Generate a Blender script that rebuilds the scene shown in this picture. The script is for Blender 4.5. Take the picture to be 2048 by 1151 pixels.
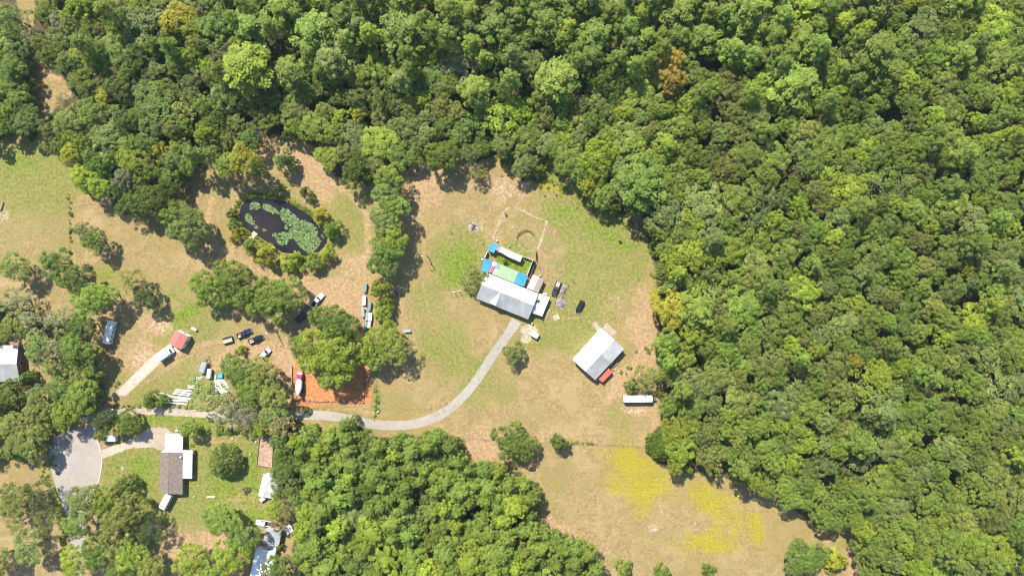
import bpy, bmesh, math, random
import numpy as np
from mathutils import Vector

for _o in list(bpy.data.objects):
    bpy.data.objects.remove(_o)
scene = bpy.context.scene
col = scene.collection

# ------------------------------------------------------------------ scale of the place
S = 0.19                      # metres of ground for one pixel of the survey photograph
CX, CY = 1024.0, 575.5
H = 2048 * S * 24.0 / 36.0    # flying height of the drone


def W(px, py, z=0.0):
    """map position of something that stands z metres above the ground"""
    f = 1.0 - z / H
    return Vector(((px - CX) * S * f, -(py - CY) * S * f, z))


# ------------------------------------------------------------------ camera
cam_d = bpy.data.cameras.new('camera')
cam_d.lens = 24.0
cam_d.sensor_width = 36.0
cam_d.clip_start = 1.0
cam_d.clip_end = 9000.0
cam = bpy.data.objects.new('camera', cam_d)
col.objects.link(cam)
cam.location = (0, 0, H)
scene.camera = cam

# ------------------------------------------------------------------ sky and sun
ELEV = math.radians(53)
SDX, SDY = 0.45, -0.893        # the way shadows fall on the ground
world = bpy.data.worlds.new('World')
scene.world = world
world.use_nodes = True
wn = world.node_tree.nodes
wl = world.node_tree.links
sky = wn.new('ShaderNodeTexSky')
sky.sky_type = 'NISHITA'
sky.sun_disc = False
sky.sun_elevation = ELEV
sky.sun_rotation = math.atan2(-SDX, -SDY)
sky.altitude = 100
sky.air_density = 1.0
sky.dust_density = 0.4
sky.ozone_density = 2.3
wn['Background'].inputs['Strength'].default_value = 0.122
wl.new(sky.outputs[0], wn['Background'].inputs['Color'])

sun_d = bpy.data.lights.new('sun', 'SUN')
sun_d.energy = 4.6
sun_d.angle = math.radians(0.53)
sun_d.color = (1.0, 0.95, 0.86)
sun = bpy.data.objects.new('sun', sun_d)
col.objects.link(sun)
sun.rotation_euler = Vector((SDX * math.cos(ELEV), SDY * math.cos(ELEV), -math.sin(ELEV))).to_track_quat('-Z', 'Y').to_euler()
sun.location = (-60, 120, 300)

scene.view_settings.view_transform = 'Standard'
scene.view_settings.look = 'None'
scene.view_settings.gamma = 1.0
scene.view_settings.use_curve_mapping = False
scene.view_settings.exposure = 1.12
scene.cycles.use_denoising = True
scene.cycles.filter_width = 1.2
scene.cycles.max_bounces = 6
scene.cycles.diffuse_bounces = 3
scene.cycles.transmission_bounces = 4
scene.cycles.sample_clamp_indirect = 4.0

# ------------------------------------------------------------------ small helpers


def tag(o, label=None, cat=None, group=None, kind=None):
    if label:
        o['label'] = label
    if cat:
        o['category'] = cat
    if group:
        o['group'] = group
    if kind:
        o['kind'] = kind
    return o


def thing(name, label, cat, loc=(0, 0, 0), rz=0.0, group=None):
    o = bpy.data.objects.new(name, None)
    o.empty_display_size = 0.5
    col.objects.link(o)
    o.location = loc
    o.rotation_euler = (0, 0, rz)
    return tag(o, label, cat, group)


class MB:
    """collects shapes and links them as one mesh object"""

    def __init__(self):
        self.v = []
        self.f = []

    def add(self, vs, fs):
        b = len(self.v)
        self.v += [tuple(p) for p in vs]
        self.f += [tuple(b + i for i in f) for f in fs]
        return self

    def box(self, c, s, rz=0.0, top=1.0, topy=None):
        """box round c; the top face may be narrower"""
        ty = top if topy is None else topy
        cx, cy, cz = c
        hx, hy, hz = s[0] / 2, s[1] / 2, s[2] / 2
        co, si = math.cos(rz), math.sin(rz)
        vs = []
        for dz, kx, ky in ((-hz, 1, 1), (hz, top, ty)):
            for dx, dy in ((-hx, -hy), (hx, -hy), (hx, hy), (-hx, hy)):
                x, y = dx * kx, dy * ky
                vs.append((cx + x * co - y * si, cy + x * si + y * co, cz + dz))
        return self.add(vs, [(3, 2, 1, 0), (4, 5, 6, 7), (0, 1, 5, 4), (1, 2, 6, 5), (2, 3, 7, 6), (3, 0, 4, 7)])

    def slab(self, pts, t):
        """flat polygon with thickness t going down"""
        n = len(pts)
        vs = [tuple(p) for p in pts] + [(p[0], p[1], p[2] - t) for p in pts]
        fs = [tuple(range(n)), tuple(reversed(range(n, 2 * n)))]
        for i in range(n):
            j = (i + 1) % n
            fs.append((j, i, n + i, n + j))
        return self.add(vs, fs)

    def tube(self, p0, p1, r0, r1=None, n=6, cap=True):
        r1 = r0 if r1 is None else r1
        p0, p1 = Vector(p0), Vector(p1)
        d = (p1 - p0)
        if d.length < 1e-6:
            return self
        d.normalize()
        a = d.orthogonal().normalized()
        b = d.cross(a)
        vs = []
        for p, r in ((p0, r0), (p1, r1)):
            for i in range(n):
                t = 2 * math.pi * i / n
                vs.append(tuple(p + a * math.cos(t) * r + b * math.sin(t) * r))
        fs = [(i, (i + 1) % n, n + (i + 1) % n, n + i) for i in range(n)]
        if cap:
            fs += [tuple(reversed(range(n))), tuple(range(n, 2 * n))]
        return self.add(vs, fs)

    def loft(self, rings, cap=True):
        n = len(rings[0])
        vs = [p for r in rings for p in r]
        fs = []
        for k in range(len(rings) - 1):
            for i in range(n):
                j = (i + 1) % n
                fs.append((k * n + i, k * n + j, (k + 1) * n + j, (k + 1) * n + i))
        if cap:
            fs += [tuple(reversed(range(n))), tuple(range((len(rings) - 1) * n, len(rings) * n))]
        return self.add(vs, fs)

    def build(self, name, mat, parent=None, smooth=False, origin=None):
        me = bpy.data.meshes.new(name)
        vs = self.v
        if origin is not None:
            ox, oy, oz = origin
            vs = [(x - ox, y - oy, z - oz) for x, y, z in vs]
        me.from_pydata(vs, [], self.f)
        bm = bmesh.new()
        bm.from_mesh(me)
        bmesh.ops.recalc_face_normals(bm, faces=bm.faces)
        bm.to_mesh(me)
        bm.free()
        if smooth:
            me.polygons.foreach_set('use_smooth', [True] * len(me.polygons))
        me.materials.append(mat)
        o = bpy.data.objects.new(name, me)
        col.objects.link(o)
        if parent is not None:
            o.parent = parent
        return o


def copy_tree(o, parent=None):
    c = o.copy()
    col.objects.link(c)
    c.parent = parent
    for ch in o.children:
        copy_tree(ch, c)
    return c


# ------------------------------------------------------------------ materials
MATS = {}


def mat(name, rgb, rough=0.6, metal=0.0, var=0.12, scale=1.2, bump=0.0, bscale=6.0, spec=0.4, tint=None, obj=False):
    """plain surface with a little procedural unevenness in colour, gloss and relief"""
    if name in MATS:
        return MATS[name]
    m = bpy.data.materials.new(name)
    m.use_nodes = True
    N, L = m.node_tree.nodes, m.node_tree.links
    p = N['Principled BSDF']
    p.inputs['Metallic'].default_value = metal
    p.inputs['Specular IOR Level'].default_value = spec
    tc = N.new('ShaderNodeTexCoord')
    nz = N.new('ShaderNodeTexNoise')
    nz.inputs['Scale'].default_value = scale
    nz.inputs['Detail'].default_value = 5
    L.new(tc.outputs['Object'], nz.inputs['Vector'])
    mx = N.new('ShaderNodeMix')
    mx.data_type = 'RGBA'
    d = tuple(max(0.0, c * (1 - var * 1.6)) for c in rgb) if tint is None else tint
    b = tuple(min(1.0, c * (1 + var)) for c in rgb)
    mx.inputs['A'].default_value = (*d, 1)
    mx.inputs['B'].default_value = (*b, 1)
    rp = N.new('ShaderNodeMapRange')
    rp.inputs['From Min'].default_value = 0.3
    rp.inputs['From Max'].default_value = 0.7
    L.new(nz.outputs['Fac'], rp.inputs['Value'])
    L.new(rp.outputs[0], mx.inputs['Factor'])
    L.new(mx.outputs['Result'], p.inputs['Base Color'])
    rr = N.new('ShaderNodeMapRange')
    rr.inputs['To Min'].default_value = max(0.03, rough - 0.1)
    rr.inputs['To Max'].default_value = min(1.0, rough + 0.1)
    L.new(nz.outputs['Fac'], rr.inputs['Value'])
    L.new(rr.outputs[0], p.inputs['Roughness'])
    if bump > 0:
        n2 = N.new('ShaderNodeTexNoise')
        n2.inputs['Scale'].default_value = bscale
        n2.inputs['Detail'].default_value = 4
        L.new(tc.outputs['Object'], n2.inputs['Vector'])
        bp = N.new('ShaderNodeBump')
        bp.inputs['Strength'].default_value = bump
        bp.inputs['Distance'].default_value = 0.1
        L.new(n2.outputs['Fac'], bp.inputs['Height'])
        L.new(bp.outputs[0], p.inputs['Normal'])
    MATS[name] = m
    return m


def smooth01(t):
    t = np.clip(t, 0, 1)
    return t * t * (3 - 2 * t)


def vnoise(x, y, scale, seed):
    rng = np.random.RandomState(seed)
    T = rng.rand(256, 256)
    u, v = x / scale, y / scale
    iu, iv = np.floor(u).astype(int), np.floor(v).astype(int)
    fu, fv = u - iu, v - iv
    fu, fv = fu * fu * (3 - 2 * fu), fv * fv * (3 - 2 * fv)
    a = T[iu & 255, iv & 255]
    b = T[(iu + 1) & 255, iv & 255]
    c = T[iu & 255, (iv + 1) & 255]
    d = T[(iu + 1) & 255, (iv + 1) & 255]
    return (a * (1 - fu) + b * fu) * (1 - fv) + (c * (1 - fu) + d * fu) * fv


def fbm(x, y, scale, seed, oct=4):
    s, a, t = 0, 1.0, 0.0
    for k in range(oct):
        s = s + a * vnoise(x + 17.3 * k, y - 9.1 * k, scale / 2 ** k, seed + k)
        t += a
        a *= 0.55
    return s / t


def poly_sd(X, Y, poly, closed=True):
    """signed distance to a polygon (negative inside) or distance to a line"""
    n = len(poly)
    D = np.full(X.shape, 1e9)
    ins = np.zeros(X.shape, bool)
    for i in range(n if closed else n - 1):
        x0, y0 = poly[i][:2]
        x1, y1 = poly[(i + 1) % n][:2]
        dx, dy = x1 - x0, y1 - y0
        L2 = dx * dx + dy * dy + 1e-9
        t = np.clip(((X - x0) * dx + (Y - y0) * dy) / L2, 0, 1)
        D = np.minimum(D, np.hypot(X - x0 - t * dx, Y - y0 - t * dy))
        if closed and y0 != y1:
            ins ^= ((y0 > Y) != (y1 > Y)) & (X < dx * (Y - y0) / dy + x0)
    return np.where(ins, -D, D) if closed else D


def zmap(ox, oy, s):
    return lambda x, y: (ox + x / s, oy + y / s)


Z1 = zmap(920, 470, 5.996)      # main house
Z2 = zmap(1120, 630, 5.996)     # barn
Z3 = zmap(920, 390, 7.995)      # garden
Z4 = zmap(430, 570, 5.996)      # parked pickups
Z5 = zmap(690, 550, 9.594)      # row of boxes
Z6 = zmap(200, 640, 7.675)      # red shed
Z7 = zmap(290, 690, 5.996)      # beams and slab
Z8 = zmap(180, 840, 5.996)      # brown-roofed house
Z9 = zmap(470, 860, 7.995)      # garden plot
Z10 = zmap(470, 1007, 7.995)    # long white roof
ZJ = zmap(440, 350, 5.643)      # pond
ZK = zmap(560, 700, 7.106)      # orange pad
ZB = zmap(0, 767, 2.998)        # cul-de-sac

# ------------------------------------------------------------------ outlines on the map
FOREST_A = [(62, -90), (72, -40), (70, 0), (66, 60), (72, 118), (98, 138), (135, 165), (146, 192), (110, 212), (86, 245), (92, 300), (140, 335), (150, 375), (185, 385),
            (215, 395), (240, 425), (300, 442), (340, 425), (345, 380), (390, 330), (425, 345), (440, 310), (500, 300), (545, 270), (590, 275),
            (628, 300), (650, 340), (700, 365), (735, 372), (760, 345), (800, 345), (838, 325), (846, 285), (868, 330), (910, 325), (925, 290),
            (955, 330), (985, 310), (1020, 322), (1045, 365), (1075, 360), (1085, 318), (1110, 320), (1150, 355), (1175, 395), (1230, 425),
            (1268, 428), (1300, 440), (1292, 475), (1310, 510), (1308, 560), (1325, 575), (1310, 610), (1316, 670), (1318, 720), (1310, 760),
            (1320, 800), (1325, 850), (1300, 880), (1305, 920), (1345, 945), (1390, 945), (1440, 955), (1480, 965), (1530, 990), (1575, 1010),
            (1620, 1045), (1675, 1062), (1700, 1050), (1722, 1078), (1722, 1230), (2140, 1230), (2140, -90)]
FOREST_B = [(545, 865), (590, 835), (640, 870), (690, 838), (715, 845), (740, 872), (790, 872), (830, 880), (880, 856), (915, 880),
            (930, 925), (985, 925), (1040, 945), (1082, 985), (1080, 1025), (1050, 1050), (1085, 1052), (1130, 1075), (1185, 1090),
            (1210, 1150), (1200, 1230), (590, 1230), (600, 1150), (585, 1100), (595, 1030), (560, 990), (545, 930)]
FOREST_C = [(-90, 590), (40, 580), (75, 600), (95, 640), (135, 640), (170, 660), (195, 690), (195, 715), (200, 770), (205, 810), (160, 850), (100, 850),
            (70, 910), (0, 925), (-90, 930)]
FOREST_D = [(-90, -90), (30, -90), (34, 0), (46, 40), (50, 90), (56, 150), (66, 200), (85, 240), (70, 285), (30, 262), (0, 285), (-90, 290)]

POND = [ZJ(*p) for p in [(400, 238), (480, 258), (600, 272), (760, 295), (900, 380), (1020, 452), (1105, 552), (1160, 632), (1220, 700), (1208, 785),
                         (1125, 868), (1000, 928), (880, 900), (700, 880), (555, 780), (435, 700), (325, 640), (243, 565), (205, 450), (230, 345), (300, 275)]]

# ------------------------------------------------------------------ ground
fx = np.arange(-214, 214.1, 0.7)
fy = np.arange(-128, 128.1, 0.7)
cx_ = np.array([230, 260, 310, 400, 560, 800, 1200, 2000, 3500])
gx = np.concatenate([-cx_[::-1], fx, cx_]).astype(float)
cy_ = np.array([140, 165, 210, 300, 460, 700, 1100, 1900, 3500])
gy = np.concatenate([-cy_[::-1], fy, cy_]).astype(float)
GX, GY = np.meshgrid(gx, gy)
PX, PY = GX / S + CX, CY - GY / S
warp = fbm(PX, PY, 60, 3) - 0.5
warp2 = fbm(PX, PY, 22, 31) - 0.5


def blob(px, py, rx, ry, ang=0.0, w=1.0):
    a = math.radians(ang)
    dx, dy = PX - px, PY - py
    u = dx * math.cos(a) + dy * math.sin(a)
    v = -dx * math.sin(a) + dy * math.cos(a)
    d = np.hypot(u / rx, v / ry) + warp * 1.1 + warp2 * 0.7
    return w * smooth01((1.35 - d) / 0.9)


def track(pts, width, w=1.0):
    d = poly_sd(PX, PY, pts, False) + warp2 * width * 0.9
    return w * smooth01((width - d) / (width * 0.6))


def area(poly, soft=8.0, w=1.0, rough=14.0):
    return w * smooth01((soft * 0.5 - poly_sd(PX, PY, poly) + warp2 * rough) / soft)


def union(lst):
    r = np.zeros(PX.shape)
    for a in lst:
        r = 1 - (1 - r) * (1 - np.clip(a, 0, 1))
    return r


green = union([
    blob(45, 335, 110, 75, 20, .8), blob(70, 430, 80, 110, 0, .35), blob(30, 500, 60, 40, 0, .3),
    blob(385, 628, 110, 55, 25, .6), blob(330, 690, 90, 40, -20, .55), blob(330, 770, 140, 35, -33, .55), blob(210, 770, 40, 30, 0, .5),
    blob(430, 770, 60, 45, 0, .4), blob(220, 555, 60, 35, 35, .5),
    blob(705, 440, 45, 110, 0, .55), blob(590, 385, 60, 40, 20, .35), blob(430, 420, 40, 60, 0, .35), blob(660, 350, 40, 30, 0, .4),
    blob(930, 525, 70, 80, 0, .75), blob(880, 640, 80, 130, 0, .5), blob(845, 680, 30, 60, 0, .5), blob(880, 705, 70, 50, 0, .5),
    blob(930, 780, 60, 60, -40, .5), blob(800, 810, 60, 30, 0, .35), blob(985, 760, 40, 60, -35, .5),
    blob(1200, 480, 130, 80, 20, .8), blob(1130, 430, 70, 50, 30, .6), blob(1170, 560, 100, 60, 20, .55), blob(1120, 640, 90, 60, 0, .55),
    blob(1180, 690, 50, 60, -40, .45), blob(1235, 835, 30, 45, 0, .45), blob(1110, 350, 60, 30, 35, .75), blob(1200, 420, 120, 28, 32, .6),
    blob(1060, 700, 60, 40, 0, .4), blob(1070, 470, 60, 60, 0, .3), blob(1090, 820, 120, 40, 0, .25),
    blob(290, 945, 75, 95, 0, .95), blob(235, 930, 45, 60, 0, .6), blob(450, 960, 85, 90, 0, .85), blob(510, 940, 40, 80, 0, .9),
    blob(310, 842, 140, 18, 0, .95), blob(410, 845, 40, 20, 0, .9), blob(390, 1030, 60, 40, 0, .6), blob(430, 880, 60, 25, 0, .6),
    blob(235, 855, 35, 20, 0, .7), blob(120, 1000, 14, 90, -15, .7), blob(510, 1035, 35, 18, 0, .8), blob(350, 1010, 50, 30, 0, .6),
    blob(1110, 1000, 40, 60, 0, .3), blob(1340, 1060, 90, 30, 0, .25), blob(1220, 1115, 60, 12, 0, .35), blob(1690, 1085, 40, 20, 0, .5),
    blob(660, 825, 80, 14, 6, .75), blob(780, 860, 90, 18, 5, .4), blob(750, 800, 14, 60, 0, .55), blob(1030, 505, 42, 26, 25, 1.0), blob(1058, 530, 22, 14, 0, 1.0)])
bright = union([
    blob(375, 625, 30, 18, -20, .9), blob(360, 600, 40, 14, 30, .6), blob(210, 545, 22, 25, 0, .6), blob(295, 670, 16, 14, 0, .6), blob(345, 660, 18, 10, 0, .5),
    blob(920, 520, 34, 40, 0, .75), blob(905, 560, 26, 18, 0, .6), blob(870, 705, 26, 22, 0, .5), blob(1140, 480, 30, 16, 10, .5), blob(1215, 470, 80, 34, 20, .6), blob(1130, 425, 40, 20, 30, .5), blob(1180, 520, 60, 20, 15, .4), blob(230, 930, 30, 40, 0, .5), blob(450, 955, 60, 60, 0, .55),
    blob(40, 320, 50, 26, 20, .6), blob(280, 935, 34, 60, 0, .75), blob(505, 945, 22, 55, 0, .85), blob(310, 838, 110, 9, 0, .7), blob(405, 845, 26, 10, 0, .8),
    blob(510, 1032, 22, 10, 0, .9), blob(1045, 520, 18, 9, 25, 1.0), blob(1058, 532, 16, 9, 0, 1.0), blob(1020, 505, 20, 7, 25, .7), blob(700, 420, 16, 50, 0, .4),
    blob(640, 818, 26, 7, 0, .7), blob(1178, 665, 16, 20, -35, .5), blob(455, 1000, 45, 30, 0, .4), blob(1105, 345, 40, 14, 40, .5), blob(265, 985, 20, 30, 0, .5)])
dirt = union([
    blob(640, 590, 110, 45, 0, .85), blob(515, 700, 110, 26, -8, .9), blob(570, 735, 30, 40, 60, .8), blob(610, 345, 70, 35, 40, .85), blob(470, 400, 40, 26, 0, .5), blob(690, 520, 40, 30, 0, .6), blob(400, 480, 30, 50, 0, .5), blob(545, 320, 30, 40, 0, .5), blob(715, 345, 60, 30, 0, .4),
    blob(725, 560, 30, 70, 0, .6), blob(715, 660, 30, 90, 0, .85), blob(455, 720, 90, 18, -18, .7), blob(300, 660, 45, 30, 0, .75), blob(280, 710, 45, 40, 0, .8), blob(195, 740, 26, 30, 0, .9),
    blob(180, 520, 70, 22, 15, .5), blob(400, 540, 60, 40, 0, .35), blob(315, 500, 80, 60, 30, .25), blob(860, 360, 45, 60, 0, .7), blob(840, 460, 30, 90, 0, .45), blob(1000, 375, 70, 34, 10, .7),
    blob(960, 470, 45, 18, 0, .35), blob(1255, 620, 60, 60, 0, .45), blob(1290, 660, 30, 90, 0, .6), blob(1275, 720, 40, 34, 0, .7), blob(1235, 770, 70, 24, -48, .75), blob(1275, 818, 40, 12, 0, .8), blob(1310, 850, 14, 40, 0, .8),
    blob(965, 895, 50, 38, 20, .9), blob(1080, 850, 60, 30, 0, .4), blob(1090, 1045, 50, 24, 20, .9), blob(1180, 1080, 70, 24, 30, .55), blob(1060, 960, 24, 60, 0, .5), blob(1710, 1100, 22, 70, 0, 1.0), blob(1660, 1085, 30, 14, 0, .7), blob(1640, 1130, 90, 60, 0, .4),
    blob(420, 1085, 100, 30, -10, .75), blob(490, 1000, 60, 22, 0, .5), blob(340, 1080, 50, 26, 0, .5), blob(540, 1080, 40, 40, 0, .6), blob(240, 1010, 40, 26, 20, .5), blob(125, 555, 60, 14, 15, .5),
    blob(440, 880, 60, 9, 0, .6), blob(1060, 720, 50, 30, 30, .35), blob(1110, 740, 90, 30, 10, .35), blob(1150, 870, 130, 12, 0, .4), blob(100, 150, 40, 16, 32, .9), blob(140, 205, 26, 30, 40, .8), blob(75, 60, 20, 60, 0, .4),
    track([(425, 400), (415, 445), (430, 490), (480, 525), (540, 555), (610, 580), (690, 560), (738, 500), (735, 430), (690, 380), (640, 335), (590, 305)], 11, .8),
    track([(345, 715), (395, 690), (450, 680), (520, 690), (560, 715), (580, 740)], 8, .7), track([(230, 795), (300, 760), (360, 720), (420, 690)], 4, .6),
    track([(0, 565), (50, 572), (75, 600), (90, 640)], 9, .7), track([(1215, 800), (1240, 765), (1275, 715), (1295, 660)], 8, .7), track([(1325, 960), (1318, 1000), (1322, 1025)], 5, .8),
    track([(1100, 628), (1130, 637), (1165, 632), (1200, 655)], 4, .6), track([(1045, 650), (1075, 690), (1120, 720), (1180, 740)], 3, .4), track([(830, 400), (850, 470), (846, 560), (860, 640)], 4, .5), track([(880, 560), (900, 620), (930, 700)], 3, .35), track([(1180, 810), (1120, 800), (1020, 815), (960, 810)], 3, .35), track([(1186, 818), (1122, 809), (1020, 824)], 3, .35), track([(1250, 590), (1220, 540), (1215, 480)], 3, .35),
    track([(905, 870), (1000, 880), (1100, 882), (1310, 888)], 4, .45), blob(1305, 1055, 14, 12, 0, .9), track([(580, 770), (580, 815), (750, 825)], 7, .6), track([(85, 930), (110, 1000), (128, 1080)], 3, .6)])
def soft(px, py, rx, ry, ang=0.0, w=1.0):
    a = math.radians(ang)
    dx, dy = PX - px, PY - py
    u = dx * math.cos(a) + dy * math.sin(a)
    v = -dx * math.sin(a) + dy * math.cos(a)
    d = np.hypot(u / rx, v / ry) + warp * 1.2 + warp2 * 0.9
    return w * smooth01((1.75 - d) / 1.5)


yellow = union([
    soft(1265, 935, 52, 52, 0, .9), soft(1310, 955, 34, 60, 0, .85), soft(1232, 975, 16, 12, 0, .8), soft(1285, 1005, 28, 26, 0, .8), soft(1245, 905, 26, 18, 0, .8), soft(1345, 985, 16, 20, 0, .3),
    soft(1430, 1000, 50, 38, 20, .9), soft(1410, 1085, 55, 20, 0, .95), soft(1510, 1058, 16, 34, -15, .9), soft(1455, 1045, 36, 28, 0, .5), soft(1392, 975, 18, 22, 0, .4), soft(1095, 372, 24, 9, 10, .8), soft(1120, 385, 14, 7, 20, .6), soft(1310, 640, 10, 26, 0, .3)])
green = union([green, area([(205, 905), (330, 872), (335, 845), (215, 836), (225, 830), (410, 834), (540, 860), (545, 1000), (500, 1010), (420, 1000), (330, 1050), (280, 1010), (215, 1000)], 18, .55, 30)])
_yard = area([Z1(*p) for p in [(440, 225), (570, 275), (720, 335), (770, 320), (845, 335), (800, 470), (700, 430), (480, 345), (430, 310)]], 5, 1.0, 3)
bright = union([bright, _yard])
green = union([green, _yard])
orange = area([ZK(*p) for p in [(170, 150), (300, 150), (420, 300), (900, 250), (1280, 190), (1305, 260), (1300, 740), (1240, 790), (1040, 830), (800, 790), (400, 790), (180, 800)]], 12, .95, 26)
orange = union([orange, blob(720, 720, 22, 60, 0, .6), blob(190, 735, 14, 18, 0, .6), blob(455, 460, 5, 5, 0, .3), blob(730, 160, 12, 8, 0, .9), blob(795, 165, 8, 8, 0, .9), blob(1190, 275, 8, 10, 0, .8), blob(1655, 115, 12, 12, 45, .7)])
floor_m = union([area(FOREST_A, 14, 1, 18), area(FOREST_B, 14, 1, 18), area(FOREST_C, 12, .42, 18), area(FOREST_D, 12, .9, 18), blob(640, 690, 60, 60, 0, .5), blob(500, 780, 70, 50, 0, .6), blob(775, 440, 18, 110, 0, .6)])
out = smooth01((np.maximum(np.abs(PX - CX) - 1180, np.abs(PY - CY) - 740)) / 500)
floor_m = np.maximum(floor_m, out * fbm(PX, PY, 900, 77, 2))
pale = union([track([Z3(*p) for p in [(790, 195), (705, 262), (655, 380), (600, 520), (545, 640), (535, 720)]], 3.2, .9), track([Z3(*p) for p in [(880, 195), (1000, 240), (1120, 315), (1220, 365), (1330, 400), (1395, 420), (1370, 500), (1330, 620), (1300, 720), (1240, 870)]], 3.4, .9),
              track([Z3(*p) for p in [(905, 640), (890, 720), (930, 790), (1000, 850), (1080, 880), (1160, 880)]], 2.2, .6), track([(905, 873), (1000, 881), (1100, 884), (1306, 892)], 2.0, .5), blob(1055, 662, 16, 14, 0, 1.0), blob(1050, 680, 12, 8, 0, .8), blob(1225, 735, 24, 30, -48, .5), blob(1010, 380, 34, 20, 0, .55), blob(960, 455, 20, 9, 0, .5), blob(290, 720, 34, 26, 0, .6), blob(315, 655, 30, 16, 0, .6),
              blob(1275, 822, 28, 5, 0, .7), blob(1180, 925, 40, 30, 0, .3), blob(560, 760, 40, 30, 0, .3), blob(480, 730, 40, 16, 0, .5), blob(1060, 470, 18, 18, 0, .45), blob(8, 430, 14, 12, 0, .6), blob(1310, 1058, 5, 5, 0, 1.0), blob(1390, 1050, 40, 20, 0, .4), blob(245, 935, 8, 10, 0, .9)])
sd_p = poly_sd(PX, PY, POND)
shore = smooth01((10 - np.abs(sd_p - 4) + warp2 * 14) / 8)
green = np.maximum(green, shore * .8)
depth = smooth01((2.0 - sd_p) / 16.0)
GZ = -1.6 * depth
ny, nx = GX.shape
verts = np.stack([GX, GY, GZ], -1).reshape(-1, 3)
ii = (np.arange(ny - 1)[:, None] * nx + np.arange(nx - 1)[None, :]).reshape(-1)
quads = np.stack([ii, ii + 1, ii + nx + 1, ii + nx], -1)


def np_mesh(name, v, q):
    me = bpy.data.meshes.new(name)
    v = np.asarray(v, np.float32)
    q = np.asarray(q, np.int32)
    k = q.shape[1]
    me.vertices.add(len(v))
    me.vertices.foreach_set('co', v.reshape(-1))
    me.loops.add(q.size)
    me.loops.foreach_set('vertex_index', q.reshape(-1))
    me.polygons.add(len(q))
    me.polygons.foreach_set('loop_start', np.arange(0, q.size, k, dtype=np.int32))
    me.polygons.foreach_set('loop_total', np.full(len(q), k, np.int32))
    me.update(calc_edges=True)
    return me


gme = np_mesh('ground', verts, quads)


def attr(me, name, *ch):
    a = me.attributes.new(name, 'FLOAT_COLOR', 'POINT')
    arr = np.stack([np.asarray(c, np.float32).reshape(-1) for c in ch], -1)
    a.data.foreach_set('color', arr.reshape(-1).astype(np.float32))


one = np.ones(PX.shape)
attr(gme, 'cover_one', green, bright, dirt, one)
attr(gme, 'cover_two', yellow, orange, floor_m, one)
attr(gme, 'cover_three', pale, smooth01((4 - sd_p) / 8), out, one)
gme.polygons.foreach_set('use_smooth', [True] * len(gme.polygons))


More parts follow.
